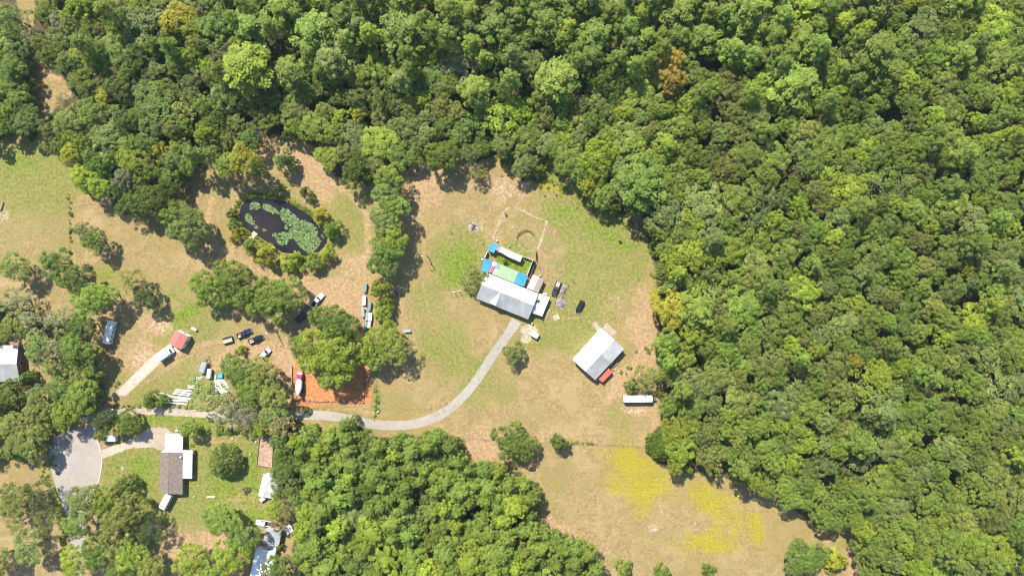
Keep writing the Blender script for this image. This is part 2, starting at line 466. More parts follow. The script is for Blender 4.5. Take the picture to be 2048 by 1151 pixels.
def ground_material():
    m = bpy.data.materials.new('ground_cover')
    m.use_nodes = True
    N, L = m.node_tree.nodes, m.node_tree.links
    p = N['Principled BSDF']
    p.inputs['Roughness'].default_value = 0.95
    p.inputs['Specular IOR Level'].default_value = 0.1
    tc = N.new('ShaderNodeTexCoord')

    def noise(scale, detail=5, rough=0.55, dist=0.0, vec=None):
        n = N.new('ShaderNodeTexNoise')
        n.inputs['Scale'].default_value = scale
        n.inputs['Detail'].default_value = detail
        n.inputs['Roughness'].default_value = rough
        n.inputs['Distortion'].default_value = dist
        L.new(vec if vec is not None else tc.outputs['Object'], n.inputs['Vector'])
        return n.outputs['Fac']

    def rng(val, a, b, c=0.0, d=1.0):
        r = N.new('ShaderNodeMapRange')
        r.interpolation_type = 'SMOOTHSTEP'
        for k, x in zip(('From Min', 'From Max', 'To Min', 'To Max'), (a, b, c, d)):
            r.inputs[k].default_value = x
        L.new(val, r.inputs['Value'])
        return r.outputs[0]

    def math_(op, a, b):
        n = N.new('ShaderNodeMath')
        n.operation = op
        for i, x in enumerate((a, b)):
            if isinstance(x, (int, float)):
                n.inputs[i].default_value = x
            else:
                L.new(x, n.inputs[i])
        return n.outputs[0]

    def mix(f, a, b, blend='MIX'):
        n = N.new('ShaderNodeMix')
        n.data_type = 'RGBA'
        n.blend_type = blend
        if isinstance(f, (int, float)):
            n.inputs['Factor'].default_value = f
        else:
            L.new(f, n.inputs['Factor'])
        for k, x in (('A', a), ('B', b)):
            if isinstance(x, tuple):
                n.inputs[k].default_value = (*x, 1)
            else:
                L.new(x, n.inputs[k])
        return n.outputs['Result']

    def masks(name):
        a = N.new('ShaderNodeAttribute')
        a.attribute_name = name
        s = N.new('ShaderNodeSeparateColor')
        L.new(a.outputs['Color'], s.inputs[0])
        return s.outputs[0], s.outputs[1], s.outputs[2]

    g, br, di = masks('cover_one')
    ye, og, fl = masks('cover_two')
    pa, wet, outm = masks('cover_three')
    # grass seen from high up: mottling of several sizes and mowing streaks
    mp = N.new('ShaderNodeMapping')
    mp.inputs['Rotation'].default_value = (0, 0, math.radians(18))
    mp.inputs['Scale'].default_value = (0.14, 1.0, 1.0)
    L.new(tc.outputs['Object'], mp.inputs['Vector'])
    streak = noise(0.75, 4, 0.6, 0.3, mp.outputs[0])
    big = noise(0.035, 4, 0.55, 0.6)
    mid = noise(0.16, 5, 0.62, 0.8)
    fine = noise(0.9, 4, 0.68, 0.2)
    speck = noise(2.6, 3, 0.7)
    gm = math_('ADD', g, math_('MULTIPLY', math_('SUBTRACT', mid, 0.5), 1.0))
    gm = math_('ADD', gm, math_('MULTIPLY', math_('SUBTRACT', fine, 0.5), 0.55))
    gm = math_('ADD', gm, math_('MULTIPLY', math_('SUBTRACT', big, 0.5), 0.7))
    gm = math_('ADD', gm, math_('MULTIPLY', math_('SUBTRACT', streak, 0.5), 0.85))
    straw = mix(rng(fine, 0.35, 0.7), (0.185, 0.132, 0.054), (0.285, 0.212, 0.100))
    straw = mix(rng(mid, 0.42, 0.66, 0, 0.55), straw, (0.325, 0.235, 0.125))
    straw = mix(rng(big, 0.4, 0.62, 0, 0.5), straw, (0.205, 0.160, 0.055))
    grass = mix(rng(fine, 0.32, 0.68), (0.116, 0.120, 0.028), (0.205, 0.198, 0.058))
    c = mix(rng(gm, 0.12, 0.82), straw, grass)
    bm_ = math_('ADD', br, math_('MULTIPLY', math_('SUBTRACT', mid, 0.5), 1.0))
    c = mix(rng(bm_, 0.18, 0.9, 0, 0.95), c, mix(rng(fine, 0.35, 0.65), (0.076, 0.119, 0.010), (0.162, 0.200, 0.030)))
    dm = math_('ADD', di, math_('MULTIPLY', math_('SUBTRACT', mid, 0.5), 1.1))
    dm = math_('ADD', dm, math_('MULTIPLY', math_('SUBTRACT', fine, 0.5), 0.5))
    soil = mix(rng(fine, 0.34, 0.68), (0.245, 0.155, 0.082), (0.365, 0.248, 0.142))
    c = mix(rng(dm, 0.25, 0.95, 0, 0.88), c, soil)
    pm = math_('ADD', pa, math_('MULTIPLY', math_('SUBTRACT', fine, 0.5), 1.5))
    c = mix(rng(pm, 0.4, 0.95, 0, 0.75), c, (0.44, 0.345, 0.25))
    ym = math_('ADD', ye, math_('MULTIPLY', math_('SUBTRACT', mid, 0.5), 1.3))
    ym = math_('ADD', ym, math_('MULTIPLY', math_('SUBTRACT', fine, 0.5), 1.8))
    c = mix(rng(ym, 0.15, 1.15, 0, 0.9), c, mix(rng(speck, 0.4, 0.6), (0.19, 0.165, 0.012), (0.31, 0.26, 0.014)))
    om = math_('ADD', og, math_('ADD', math_('MULTIPLY', math_('SUBTRACT', mid, 0.5), 0.9), math_('MULTIPLY', math_('SUBTRACT', fine, 0.5), 0.6)))
    c = mix(rng(om, 0.25, 0.95, 0, 0.95), c, mix(rng(fine, 0.3, 0.7), (0.300, 0.105, 0.036), (0.450, 0.205, 0.092)))
    fm = math_('ADD', fl, math_('MULTIPLY', math_('SUBTRACT', mid, 0.5), 0.7))
    litter = mix(rng(fine, 0.35, 0.65), (0.043, 0.036, 0.015), (0.111, 0.081, 0.043))
    litter = mix(rng(mid, 0.5, 0.62), litter, (0.051, 0.072, 0.015))
    c = mix(rng(fm, 0.35, 0.9), c, litter)
    c = mix(rng(wet, 0.4, 0.9), c, (0.043, 0.030, 0.017))
    # tufts and bare specks
    c = mix(rng(speck, 0.3, 0.72), mix(1.0, c, (0.84, 0.84, 0.83), 'MULTIPLY'), mix(1.0, c, (1.12, 1.12, 1.12), 'MULTIPLY'))
    c = mix(rng(streak, 0.35, 0.7, 0, .6), c, mix(1.0, c, (1.18, 1.15, 1.12), 'MULTIPLY'))
    L.new(c, p.inputs['Base Color'])
    hgt = math_('ADD', math_('MULTIPLY', fine, 0.6), math_('MULTIPLY', speck, 0.5))
    bp = N.new('ShaderNodeBump')
    bp.inputs['Strength'].default_value = 0.55
    bp.inputs['Distance'].default_value = 0.22
    L.new(hgt, bp.inputs['Height'])
    L.new(bp.outputs[0], p.inputs['Normal'])
    return m


gme.materials.append(ground_material())
ground = bpy.data.objects.new('ground', gme)
col.objects.link(ground)
tag(ground, 'dry mown grassland with green patches, bare soil and woodland floor', 'ground', kind='structure')

# ------------------------------------------------------------------ roads, drives, water


def catmull(pts, n=8):
    P = [np.array(p, float) for p in pts]
    P = [2 * P[0] - P[1]] + P + [2 * P[-1] - P[-2]]
    out_ = []
    for i in range(1, len(P) - 2):
        for k in range(n):
            t = k / n
            a, b, c, d = P[i - 1], P[i], P[i + 1], P[i + 2]
            out_.append(0.5 * (2 * b + (c - a) * t + (2 * a - 5 * b + 4 * c - d) * t * t + (3 * b - a - 3 * c + d) * t ** 3))
    out_.append(P[-2])
    return out_


def strip(name, pts, m, z=0.03, label=None, cat=None, wob=0.0, n=8):
    """paved strip along pixel points (px, py, width in pixels)"""
    C_ = catmull(pts, n)
    rnd = random.Random(name)
    vs, fs = [], []
    for i, p in enumerate(C_):
        q = C_[min(i + 1, len(C_) - 1)] - C_[max(i - 1, 0)]
        d = q[:2] / (np.hypot(*q[:2]) + 1e-9)
        nrm = np.array([-d[1], d[0]])
        for k, s_ in enumerate((-.5, -.17, .17, .5)):
            w = p[2] * s_ + (rnd.uniform(-wob, wob) if k in (0, 3) else 0)
            v = W(p[0] + nrm[0] * w, p[1] + nrm[1] * w)
            vs.append((v.x, v.y, z))
        if i:
            b = 4 * i
            for k in range(3):
                fs.append((b - 4 + k, b - 3 + k, b + 1 + k, b + k))
    nb = len(vs)
    # skirts so that the edge is a real step
    for i in range(len(C_)):
        for k in (0, 3):
            x, y, _ = vs[4 * i + k]
            vs.append((x, y, -0.1))
    for i in range(1, len(C_)):
        fs.append((4 * i - 4, 4 * i, nb + 2 * i, nb + 2 * i - 2))
        fs.append((4 * i + 3, 4 * i - 1, nb + 2 * i - 1, nb + 2 * i + 1))
    o = MB().add(vs, fs).build(name, m)
    tag(o, label, cat, kind='structure')
    return o


def paving(name, rgb, dark, crack=0.5, scale=0.5):
    if name in MATS:
        return MATS[name]
    m = bpy.data.materials.new(name)
    m.use_nodes = True
    N, L = m.node_tree.nodes, m.node_tree.links
    p = N['Principled BSDF']
    p.inputs['Roughness'].default_value = 0.9
    p.inputs['Specular IOR Level'].default_value = 0.2
    tc = N.new('ShaderNodeTexCoord')
    a = N.new('ShaderNodeTexNoise')
    a.inputs['Scale'].default_value = scale
    a.inputs['Detail'].default_value = 8
    a.inputs['Roughness'].default_value = 0.65
    b = N.new('ShaderNodeTexNoise')
    b.inputs['Scale'].default_value = 0.07
    b.inputs['Detail'].default_value = 3
    v = N.new('ShaderNodeTexVoronoi')
    v.feature = 'DISTANCE_TO_EDGE'
    v.inputs['Scale'].default_value = 0.16
    wv = N.new('ShaderNodeTexNoise')
    wv.inputs['Scale'].default_value = 0.6
    wm = N.new('ShaderNodeVectorMath')
    wm.operation = 'ADD'
    for t in (a, b, wv):
        L.new(tc.outputs['Object'], t.inputs['Vector'])
    L.new(tc.outputs['Object'], wm.inputs[0])
    L.new(wv.outputs['Color'], wm.inputs[1])
    L.new(wm.outputs[0], v.inputs['Vector'])
    mx = N.new('ShaderNodeMix')
    mx.data_type = 'RGBA'
    mx.inputs['A'].default_value = (*dark, 1)
    mx.inputs['B'].default_value = (*rgb, 1)
    r = N.new('ShaderNodeMapRange')
    r.inputs['From Min'].default_value = 0.3
    r.inputs['From Max'].default_value = 0.68
    ad = N.new('ShaderNodeMath')
    ad.operation = 'ADD'
    hb = N.new('ShaderNodeMath')
    hb.operation = 'MULTIPLY_ADD'
    hb.inputs[1].default_value = 0.9
    hb.inputs[2].default_value = -0.45
    L.new(b.outputs['Fac'], hb.inputs[0])
    L.new(a.outputs['Fac'], ad.inputs[0])
    L.new(hb.outputs[0], ad.inputs[1])
    L.new(ad.outputs[0], r.inputs['Value'])
    L.new(r.outputs[0], mx.inputs['Factor'])
    rc = N.new('ShaderNodeMapRange')
    rc.inputs['From Max'].default_value = 0.012
    rc.inputs['To Min'].default_value = 1 - crack
    L.new(v.outputs['Distance'], rc.inputs['Value'])
    mm = N.new('ShaderNodeMix')
    mm.data_type = 'RGBA'
    mm.blend_type = 'MULTIPLY'
    mm.inputs['Factor'].default_value = 1
    L.new(mx.outputs['Result'], mm.inputs['A'])
    L.new(rc.outputs[0], mm.inputs['B'])
    L.new(mm.outputs['Result'], p.inputs['Base Color'])
    bp = N.new('ShaderNodeBump')
    bp.inputs['Strength'].default_value = 0.3
    bp.inputs['Distance'].default_value = 0.03
    L.new(a.outputs['Fac'], bp.inputs['Height'])
    L.new(bp.outputs[0], p.inputs['Normal'])
    MATS[name] = m
    return m


M_ASPH = paving('worn_asphalt', (0.318, 0.278, 0.236), (0.262, 0.229, 0.195), 0.07)
M_DRIVE = paving('old_drive_surface', (0.315, 0.280, 0.236), (0.268, 0.238, 0.200), 0.15)
M_CONC = paving('pale_concrete', (0.416, 0.364, 0.288), (0.320, 0.276, 0.212), 0.2)
M_GRAV = paving('pale_gravel', (0.400, 0.336, 0.260), (0.272, 0.212, 0.148), 0.0, 1.5)
M_KERB = paving('kerb_concrete', (0.464, 0.416, 0.352), (0.368, 0.320, 0.264), 0.1)

strip('driveway', [(1033, 640, 22.1), (1020, 662, 18.4), (1000, 690, 17.5), (978, 722, 17.5), (955, 757, 17.5), (930, 788, 17.5), (900, 816, 17.9), (868, 835, 18.4), (830, 847, 18.4), (790, 850, 18.4), (750, 848, 18.4),
                   (700, 838, 18.4), (655, 831, 18.4), (610, 829, 18.4), (575, 830, 16.6)], M_DRIVE, 0.03, 'long curving pale grey driveway leading up to the main house', 'driveway', 0.6, 10)
strip('gravel_lane', [(165, 836, 18), (190, 826, 17), (215, 822, 16), (260, 821, 15), (320, 822, 15), (380, 825, 15), (440, 830, 16), (520, 834, 17), (590, 830, 17)], M_GRAV, 0.018, 'pale gravel lane between the red-roofed shed and the brown-roofed house', 'lane', 0.9)
strip('gravel_drive', [Z8(-60, 420) + (14,), Z8(100, 420) + (16,), Z8(250, 370) + (17,), Z8(450, 295) + (16,), Z8(600, 255) + (26,), Z8(740, 210) + (38,), Z8(850, 220) + (46,), Z8(930, 250) + (40,)], M_GRAV, 0.022,
      'pale gravel drive from the turning circle to the carport', 'driveway', 1.0)

road_poly = [ZB(*p) for p in [(535, 262), (575, 215), (625, 150), (655, 190), (640, 225), (590, 270), (570, 310), (598, 375), (610, 440), (612, 470), (602, 540), (590, 590), (560, 640), (520, 690), (505, 760), (508, 900), (500, 1030), (485, 1160), (470, 1300),
                              (395, 1300), (410, 1160), (425, 1030), (422, 900), (405, 800), (385, 745), (350, 650), (312, 545), (298, 440), (305, 350), (360, 300), (450, 270)]]
rp = catmull([(x, y, 0) for x, y in road_poly] + [(road_poly[0][0], road_poly[0][1], 0)], 3)[:-1]
mb = MB()
mb.slab([(W(x, y).x, W(x, y).y, 0.036) for x, y, _ in rp], 0.15)
tag(mb.build('road', M_ASPH), 'pale worn turning circle and road at the end of the street', 'road', kind='structure')
kerb = MB()
kp = catmull([ZB(*p) + (0,) for p in [(570, 310), (598, 375), (610, 440), (612, 470), (602, 540), (590, 590), (562, 640)]], 5)
for k0, k1 in zip(kp[:-1], kp[1:]):
    a, b = W(k0[0], k0[1]), W(k1[0], k1[1])
    d = (b - a)
    kerb.box(((a.x + b.x) / 2, (a.y + b.y) / 2, 0.06), (d.length + 0.05, 0.45, 0.2), math.atan2(d.y, d.x))
tag(kerb.build('kerb', M_KERB), 'low pale concrete kerb round the turning circle', 'kerb', kind='structure')

# drive of the red-roofed shed: cast slabs with joints
dr = tag(MB().slab([(v.x, v.y, 0.012) for v in (W(*Z6(180, 1160)), W(*Z6(400, 1160)), W(*Z6(930, 655)), W(*Z6(1250, 470)), W(*Z6(1080, 350)), W(*Z6(800, 555)))], 0.12).build('concrete_drive', M_GRAV),
         'straight pale concrete drive leading to the red-roofed shed', 'driveway', kind='structure')
ed0 = catmull([Z6(190, 1150) + (0,), Z6(480, 875) + (0,), Z6(800, 572) + (0,), Z6(1075, 362) + (0,)], 6)
ed1 = catmull([Z6(395, 1150) + (0,), Z6(640, 900) + (0,), Z6(930, 640) + (0,), Z6(1240, 470) + (0,)], 6)
for i in range(len(ed0) - 1):
    def inner(e, t):
        p = e[i] * (1 - t) + e[i + 1] * t
        return p
    q = [inner(ed0, .02), inner(ed0, .98), inner(ed1, .98), inner(ed1, .02)]
    MB().slab([(W(*p[:2]).x, W(*p[:2]).y, 0.05 + 0.004 * (i % 3)) for p in q], 0.06).build('concrete_slab', M_CONC, dr)

# pond water
m = bpy.data.materials.new('pond_water')
m.use_nodes = True
N, L = m.node_tree.nodes, m.node_tree.links
p = N['Principled BSDF']
tc = N.new('ShaderNodeTexCoord')
nz = N.new('ShaderNodeTexNoise')
nz.inputs['Scale'].default_value = 0.09
nz.inputs['Detail'].default_value = 3
L.new(tc.outputs['Object'], nz.inputs['Vector'])
cr = N.new('ShaderNodeValToRGB')
cr.color_ramp.elements[0].position = 0.35
cr.color_ramp.elements[0].color = (0.008, 0.009, 0.012, 1)
cr.color_ramp.elements[1].position = 0.7
cr.color_ramp.elements[1].color = (0.030, 0.022, 0.019, 1)
L.new(nz.outputs['Fac'], cr.inputs['Fac'])
L.new(cr.outputs[0], p.inputs['Base Color'])
p.inputs['Roughness'].default_value = 0.12
p.inputs['IOR'].default_value = 1.33
n2 = N.new('ShaderNodeTexNoise')
n2.inputs['Scale'].default_value = 1.6
n2.inputs['Detail'].default_value = 4
L.new(tc.outputs['Object'], n2.inputs['Vector'])
bp = N.new('ShaderNodeBump')
bp.inputs['Strength'].default_value = 0.05
bp.inputs['Distance'].default_value = 0.05
L.new(n2.outputs['Fac'], bp.inputs['Height'])
L.new(bp.outputs[0], p.inputs['Normal'])
pc = np.mean(np.array(POND), 0)
wp = catmull([(pc[0] + (x - pc[0]) * 1.04, pc[1] + (y - pc[1]) * 1.04, 0) for x, y in POND + POND[:1]], 3)[:-1]
tag(MB().slab([(W(x, y).x, W(x, y).y, -0.22) for x, y, _ in wp], 0.02).build('pond_water', m), 'dark still water of the small pond', 'pond', kind='structure')

# lily pads: small notched discs floating on the water
PADS = [[(345, 320), (385, 300), (440, 330), (455, 365), (420, 390), (370, 380), (360, 400), (338, 385)],
        [(475, 325), (545, 330), (600, 370), (660, 405), (660, 435), (600, 435), (530, 400), (480, 375)],
        [(285, 460), (315, 435), (345, 460), (385, 520), (380, 560), (335, 540), (290, 500)],
        [(385, 565), (415, 575), (415, 598), (388, 590)], [(465, 610), (490, 600), (512, 625), (490, 642)], [(585, 660), (620, 650), (640, 690), (600, 685)],
        [(620, 670), (700, 645), (760, 655), (765, 740), (745, 775), (690, 785), (640, 750)],
        [(715, 570), (750, 560), (765, 600), (740, 615)], [(1145, 680), (1170, 675), (1170, 705), (1150, 705)],
        [(665, 420), (700, 375), (760, 385), (800, 420), (860, 470), (890, 510), (950, 510), (1000, 540), (1060, 560), (1110, 620), (1090, 680), (1135, 740), (1110, 800),
         (1030, 875), (960, 850), (900, 810), (860, 740), (840, 715), (775, 710), (770, 640), (800, 590), (760, 545), (700, 510)]]
rnd = random.Random(5)
pads = MB()
for poly in PADS:
    poly = [ZJ(*q) for q in poly]
    xs_, ys_ = [q[0] for q in poly], [q[1] for q in poly]
    A_ = (max(xs_) - min(xs_)) * (max(ys_) - min(ys_))
    for k in range(int(A_ * 0.40) + 6):
        x, y = rnd.uniform(min(xs_) - 1, max(xs_) + 1), rnd.uniform(min(ys_) - 1, max(ys_) + 1)
        if poly_sd(np.array([x]), np.array([y]), poly)[0] > 0.4:
            continue
        c = W(x, y)
        r = rnd.uniform(0.15, 0.42)
        a0 = rnd.uniform(0, 6.28)
        tl, tr_ = rnd.gauss(0, .10), rnd.gauss(0, .10)
        z = -0.19 + rnd.uniform(0, 0.10)
        vs = [(c.x, c.y, z)]
        for i in range(7):
            t = a0 + (i / 6) * 5.7
            dx, dy = r * math.cos(t), r * math.sin(t)
            vs.append((c.x + dx, c.y + dy, z + dx * tl + dy * tr_))
        pads.add(vs, [(0, i, i + 1) for i in range(1, 7)])
M_PAD = mat('lily_pad_green', (0.150, 0.215, 0.072), 0.75, var=0.4, scale=2.5, spec=0.15)
_n, _l = M_PAD.node_tree.nodes, M_PAD.node_tree.links
_g = _n.new('ShaderNodeNewGeometry')
_r = _n.new('ShaderNodeMapRange')
_r.inputs['To Min'].default_value = 0.35
_r.inputs['To Max'].default_value = 1.25
_m = _n.new('ShaderNodeMix')
_m.data_type = 'RGBA'
_m.blend_type = 'MULTIPLY'
_m.inputs['Factor'].default_value = 1
_src = _n['Principled BSDF'].inputs['Base Color'].links[0].from_socket
_l.new(_g.outputs['Random Per Island'], _r.inputs['Value'])
_l.new(_src, _m.inputs['A'])
_l.new(_r.outputs[0], _m.inputs['B'])
_l.new(_m.outputs['Result'], _n['Principled BSDF'].inputs['Base Color'])
tag(pads.build('lily_pads', M_PAD), 'rafts of pale green lily pads floating on the pond', 'lily pads', kind='stuff')

# ------------------------------------------------------------------ foliage


def leaf_material(name, trans=0.44, mass=False):
    m = bpy.data.materials.new(name)
    m.use_nodes = True
    N, L = m.node_tree.nodes, m.node_tree.links
    p = N['Principled BSDF']
    oi = N.new('ShaderNodeObjectInfo')
    tc = N.new('ShaderNodeTexCoord')
    ge = N.new('ShaderNodeNewGeometry')
    nz = N.new('ShaderNodeTexNoise')
    nz.inputs['Scale'].default_value = 0.45
    nz.inputs['Detail'].default_value = 3
    L.new(tc.outputs['Object'], nz.inputs['Vector'])
    hs = N.new('ShaderNodeHueSaturation')
    if mass:            # trees of the mass carry their tint on the point they stand on
        ti = N.new('ShaderNodeAttribute')
        ti.attribute_type = 'INSTANCER'
        ti.attribute_name = 'tint'
        L.new(ti.outputs['Color'], hs.inputs['Color'])
    else:
        L.new(oi.outputs['Color'], hs.inputs['Color'])
    # every tree a little different in hue and depth of colour
    h = N.new('ShaderNodeMapRange')
    h.inputs['To Min'].default_value = 0.487
    h.inputs['To Max'].default_value = 0.510
    L.new(oi.outputs['Random'], h.inputs['Value'])
    L.new(h.outputs[0], hs.inputs['Hue'])
    r2 = N.new('ShaderNodeMath')
    r2.operation = 'MULTIPLY'
    r2.inputs[1].default_value = 7.31
    fr = N.new('ShaderNodeMath')
    fr.operation = 'FRACT'
    L.new(oi.outputs['Random'], r2.inputs[0])
    L.new(r2.outputs[0], fr.inputs[0])
    vr = N.new('ShaderNodeMapRange')
    vr.inputs['To Min'].default_value = 0.80
    vr.inputs['To Max'].default_value = 1.22
    L.new(fr.outputs[0], vr.inputs['Value'])
    # leaf clumps and single leaves
    cl = N.new('ShaderNodeMapRange')
    cl.inputs['From Min'].default_value = 0.3
    cl.inputs['From Max'].default_value = 0.7
    cl.inputs['To Min'].default_value = 0.68
    cl.inputs['To Max'].default_value = 1.3
    L.new(nz.outputs['Fac'], cl.inputs['Value'])
    lf = N.new('ShaderNodeMapRange')
    lf.inputs['To Min'].default_value = 0.75
    lf.inputs['To Max'].default_value = 1.25
    L.new(ge.outputs['Random Per Island'], lf.inputs['Value'])
    m1 = N.new('ShaderNodeMath')
    m1.operation = 'MULTIPLY'
    m2 = N.new('ShaderNodeMath')
    m2.operation = 'MULTIPLY'
    L.new(vr.outputs[0], m1.inputs[0])
    L.new(cl.outputs[0], m1.inputs[1])
    L.new(m1.outputs[0], m2.inputs[0])
    L.new(lf.outputs[0], m2.inputs[1])
    L.new(m2.outputs[0], hs.inputs['Value'])
    L.new(hs.outputs[0], p.inputs['Base Color'])
    p.inputs['Roughness'].default_value = 0.55
    p.inputs['Specular IOR Level'].default_value = 0.25
    tr = N.new('ShaderNodeBsdfTranslucent')
    tm = N.new('ShaderNodeMix')
    tm.data_type = 'RGBA'
    tm.blend_type = 'MULTIPLY'
    tm.inputs['Factor'].default_value = 1
    tm.inputs['B'].default_value = (1.25, 1.3, 0.6, 1)
    L.new(hs.outputs[0], tm.inputs['A'])
    L.new(tm.outputs['Result'], tr.inputs['Color'])
    ms = N.new('ShaderNodeMixShader')
    ms.inputs['Fac'].default_value = trans
    L.new(p.outputs[0], ms.inputs[1])
    L.new(tr.outputs[0], ms.inputs[2])
    L.new(ms.outputs[0], N['Material Output'].inputs['Surface'])
    return m


M_LEAF = leaf_material('leaves')
M_LEAF_MASS = leaf_material('leaves_of_the_mass', mass=True)
M_BARK = mat('bark', (0.13, 0.10, 0.075), 0.9, var=0.35, scale=3, bump=0.5)
M_PALEBARK = mat('pale_bark', (0.27, 0.235, 0.19), 0.9, var=0.3, scale=3, bump=0.5)


def leaves(rng, clumps, per, size, jit=0.55, low=-0.35, spiky=0.0):
    """leaf-sized faces on the shells of many clumps; clumps: (x, y, z, r)"""
    Cc = np.array(clumps)
    K = len(Cc)
    n = K * per
    idx = np.repeat(np.arange(K), per)
    u = rng.uniform(low, 1, n)
    t = rng.uniform(0, 2 * np.pi, n)
    s = np.sqrt(np.clip(1 - u * u, 0, 1))
    d = np.stack([s * np.cos(t), s * np.sin(t), u], -1)
    r = Cc[idx, 3] * rng.uniform(0.62, 1.08, n)
    pos = Cc[idx, :3] + d * r[:, None] * np.array([1, 1, 0.8])
    nr = d + rng.normal(0, jit, (n, 3)) + np.array([0, 0, 1.2])
    nr /= np.linalg.norm(nr, axis=1)[:, None] + 1e-9
    a = np.cross(nr, rng.normal(0, 1, (n, 3)))
    a /= np.linalg.norm(a, axis=1)[:, None] + 1e-9
    if spiky > 0:       # blades that point outwards
        a = d * spiky + a * (1 - spiky)
        a /= np.linalg.norm(a, axis=1)[:, None] + 1e-9
        nr = np.cross(a, rng.normal(0, 1, (n, 3)))
        nr /= np.linalg.norm(nr, axis=1)[:, None] + 1e-9
    b = np.cross(nr, a)
    L_ = (rng.uniform(0.7, 1.3, n) * size)[:, None]
    Wd = L_ * (rng.uniform(0.5, 0.8, n)[:, None] if spiky == 0 else 0.32)
    V = np.stack([pos - a * L_ * .5, pos + b * Wd * .5 + a * L_ * .05, pos + a * L_ * .55, pos - b * Wd * .5 + a * L_ * .05], 1).reshape(-1, 3)
    Q = np.arange(n * 4).reshape(-1, 4)
    return V, Q


def dome(rng, R, zc, up, down, n, r0, r1, fill=0.35, lobes=3, flat=1.0):
    """clump centres over an uneven dome-shaped crown"""
    ph = rng.uniform(0, 6.28, 4)
    am = rng.uniform(0.06, 0.17, 4)
    out_ = []
    for i in range(n):
        inner = rng.rand() < fill
        u = rng.uniform(-0.45, 1.0) if not inner else rng.uniform(0.0, 0.9)
        t = i * 2.39996 + rng.normal(0, 0.25)
        k = 1 + sum(am[j] * math.sin((j + 2) * t + ph[j]) for j in range(lobes))
        s = math.sqrt(max(0, 1 - u * u))
        rr = R * k * (s if not inner else s * rng.uniform(0.35, 0.85))
        z = zc + (up if u > 0 else down) * u * (1 if not inner else 0.92) * flat
        r = rng.uniform(r0, r1)
        rr = max(0, rr - r * 0.75)
        out_.append((rr * math.cos(t), rr * math.sin(t), z - r * 0.4, r))
    return out_


def trunk_mesh(name, rng, h, z0, R, r, limbs=5, mat_=None, straight=False):
    b = MB()
    top = Vector((rng.normal(0, .3), rng.normal(0, .3), h * (0.92 if straight else 0.7)))
    mid = Vector((rng.normal(0, .15), rng.normal(0, .15), z0))
    b.tube((0, 0, -0.3), mid, r, r * 0.75, 7)
    b.tube(mid, top, r * 0.75, r * 0.25, 6)
    for i in range(limbs):
        t = i * 2.4 + rng.normal(0, .3)
        f = rng.uniform(0.1, 0.8)
        p0 = mid.lerp(top, f)
        rl = R * rng.uniform(0.55, 0.9) * (1 - 0.4 * f)
        p1 = p0 + Vector((math.cos(t) * rl * .5, math.sin(t) * rl * .5, rl * 0.3))
        p2 = p0 + Vector((math.cos(t + .2) * rl, math.sin(t + .2) * rl, rl * (0.3 if straight else 0.7)))
        b.tube(p0, p1, r * 0.4, r * 0.25, 5)
        b.tube(p1, p2, r * 0.25, r * 0.08, 4)
    me = bpy.data.meshes.new(name)
    me.from_pydata(b.v, [], b.f)
    me.materials.append(mat_ or M_BARK)
    return me


KINDS = {}          # kind -> (list of (crown mesh, trunk mesh), nominal radius, nominal height)


def crown_mesh(name, V, Q):
    me = np_mesh(name, V, Q)
    me.materials.append(M_LEAF)
    return me


def def_kind(kind, nvar, R0, h0, fn, seed, trunk):
    vs = []
    for k in range(nvar):
        rng = np.random.RandomState(seed + k)
        V, Q = fn(rng)
        vs.append((crown_mesh(kind + '_crown', V, Q), trunk_mesh(kind + '_trunk', rng, **trunk)))
    KINDS[kind] = (vs, R0, h0)


def k_broad(rng):
    cl = dome(rng, 4.9, 11, 4.0, 5.0, 135, 0.5, 0.98)
    return leaves(rng, cl, 40, 0.40)


def k_oak(rng):
    cl = dome(rng, 8.2, 6.6, 4.2, 3.8, 300, 0.6, 1.2, 0.4, 4)
    return leaves(rng, cl, 46, 0.44)


def k_pine(rng):
    cl = []
    ph = rng.uniform(0, 6.28)
    for i in range(11):
        f = i / 10
        z = 11.5 + 9.5 * f
        R = 3.5 * (0.55 + 0.5 * math.sin(math.pi * min(1, 0.25 + f * 0.62))) * (1 - 0.55 * max(0, f - 0.6) / 0.4)
        nb = rng.randint(4, 7)
        for j in range(nb):
            t = ph + i * 1.1 + j * 6.283 / nb + rng.normal(0, .25)
            rr = R * rng.uniform(0.6, 1.08)
            cl.append((rr * math.cos(t), rr * math.sin(t), z + rng.normal(0, .35), rng.uniform(0.55, 1.0)))
            if rng.rand() < .45:
                cl.append((rr * .5 * math.cos(t), rr * .5 * math.sin(t), z + .3, rng.uniform(0.5, 0.8)))
    cl.append((0, 0, 21, .7))
    return leaves(rng, cl, 44, 0.46, jit=0.5)


def k_sparse(rng):
    cl = dome(rng, 4.6, 9, 5, 4.6, 62, 0.5, 0.95, 0.3)
    return leaves(rng, cl, 30, 0.42, jit=0.8, low=-0.8)


def k_cedar(rng):
    cl = []
    for i in range(120):
        f = math.sqrt(i / 120)
        t = i * 2.39996 + rng.normal(0, .2)
        rr = 5.6 * f * (1 + 0.09 * math.sin(3 * t) + rng.normal(0, .04))
        cl.append((rr * math.cos(t), rr * math.sin(t), 8.2 - 6.2 * f ** 1.5 + rng.normal(0, .25), rng.uniform(0.6, 1.0)))
    return leaves(rng, cl, 55, 0.85, low=-0.3, spiky=0.75)


def k_shrub(rng):
    cl = dome(rng, 2.2, 1.2, 1.7, 1.0, 44, 0.35, 0.62, 0.3)
    return leaves(rng, cl, 42, 0.30)


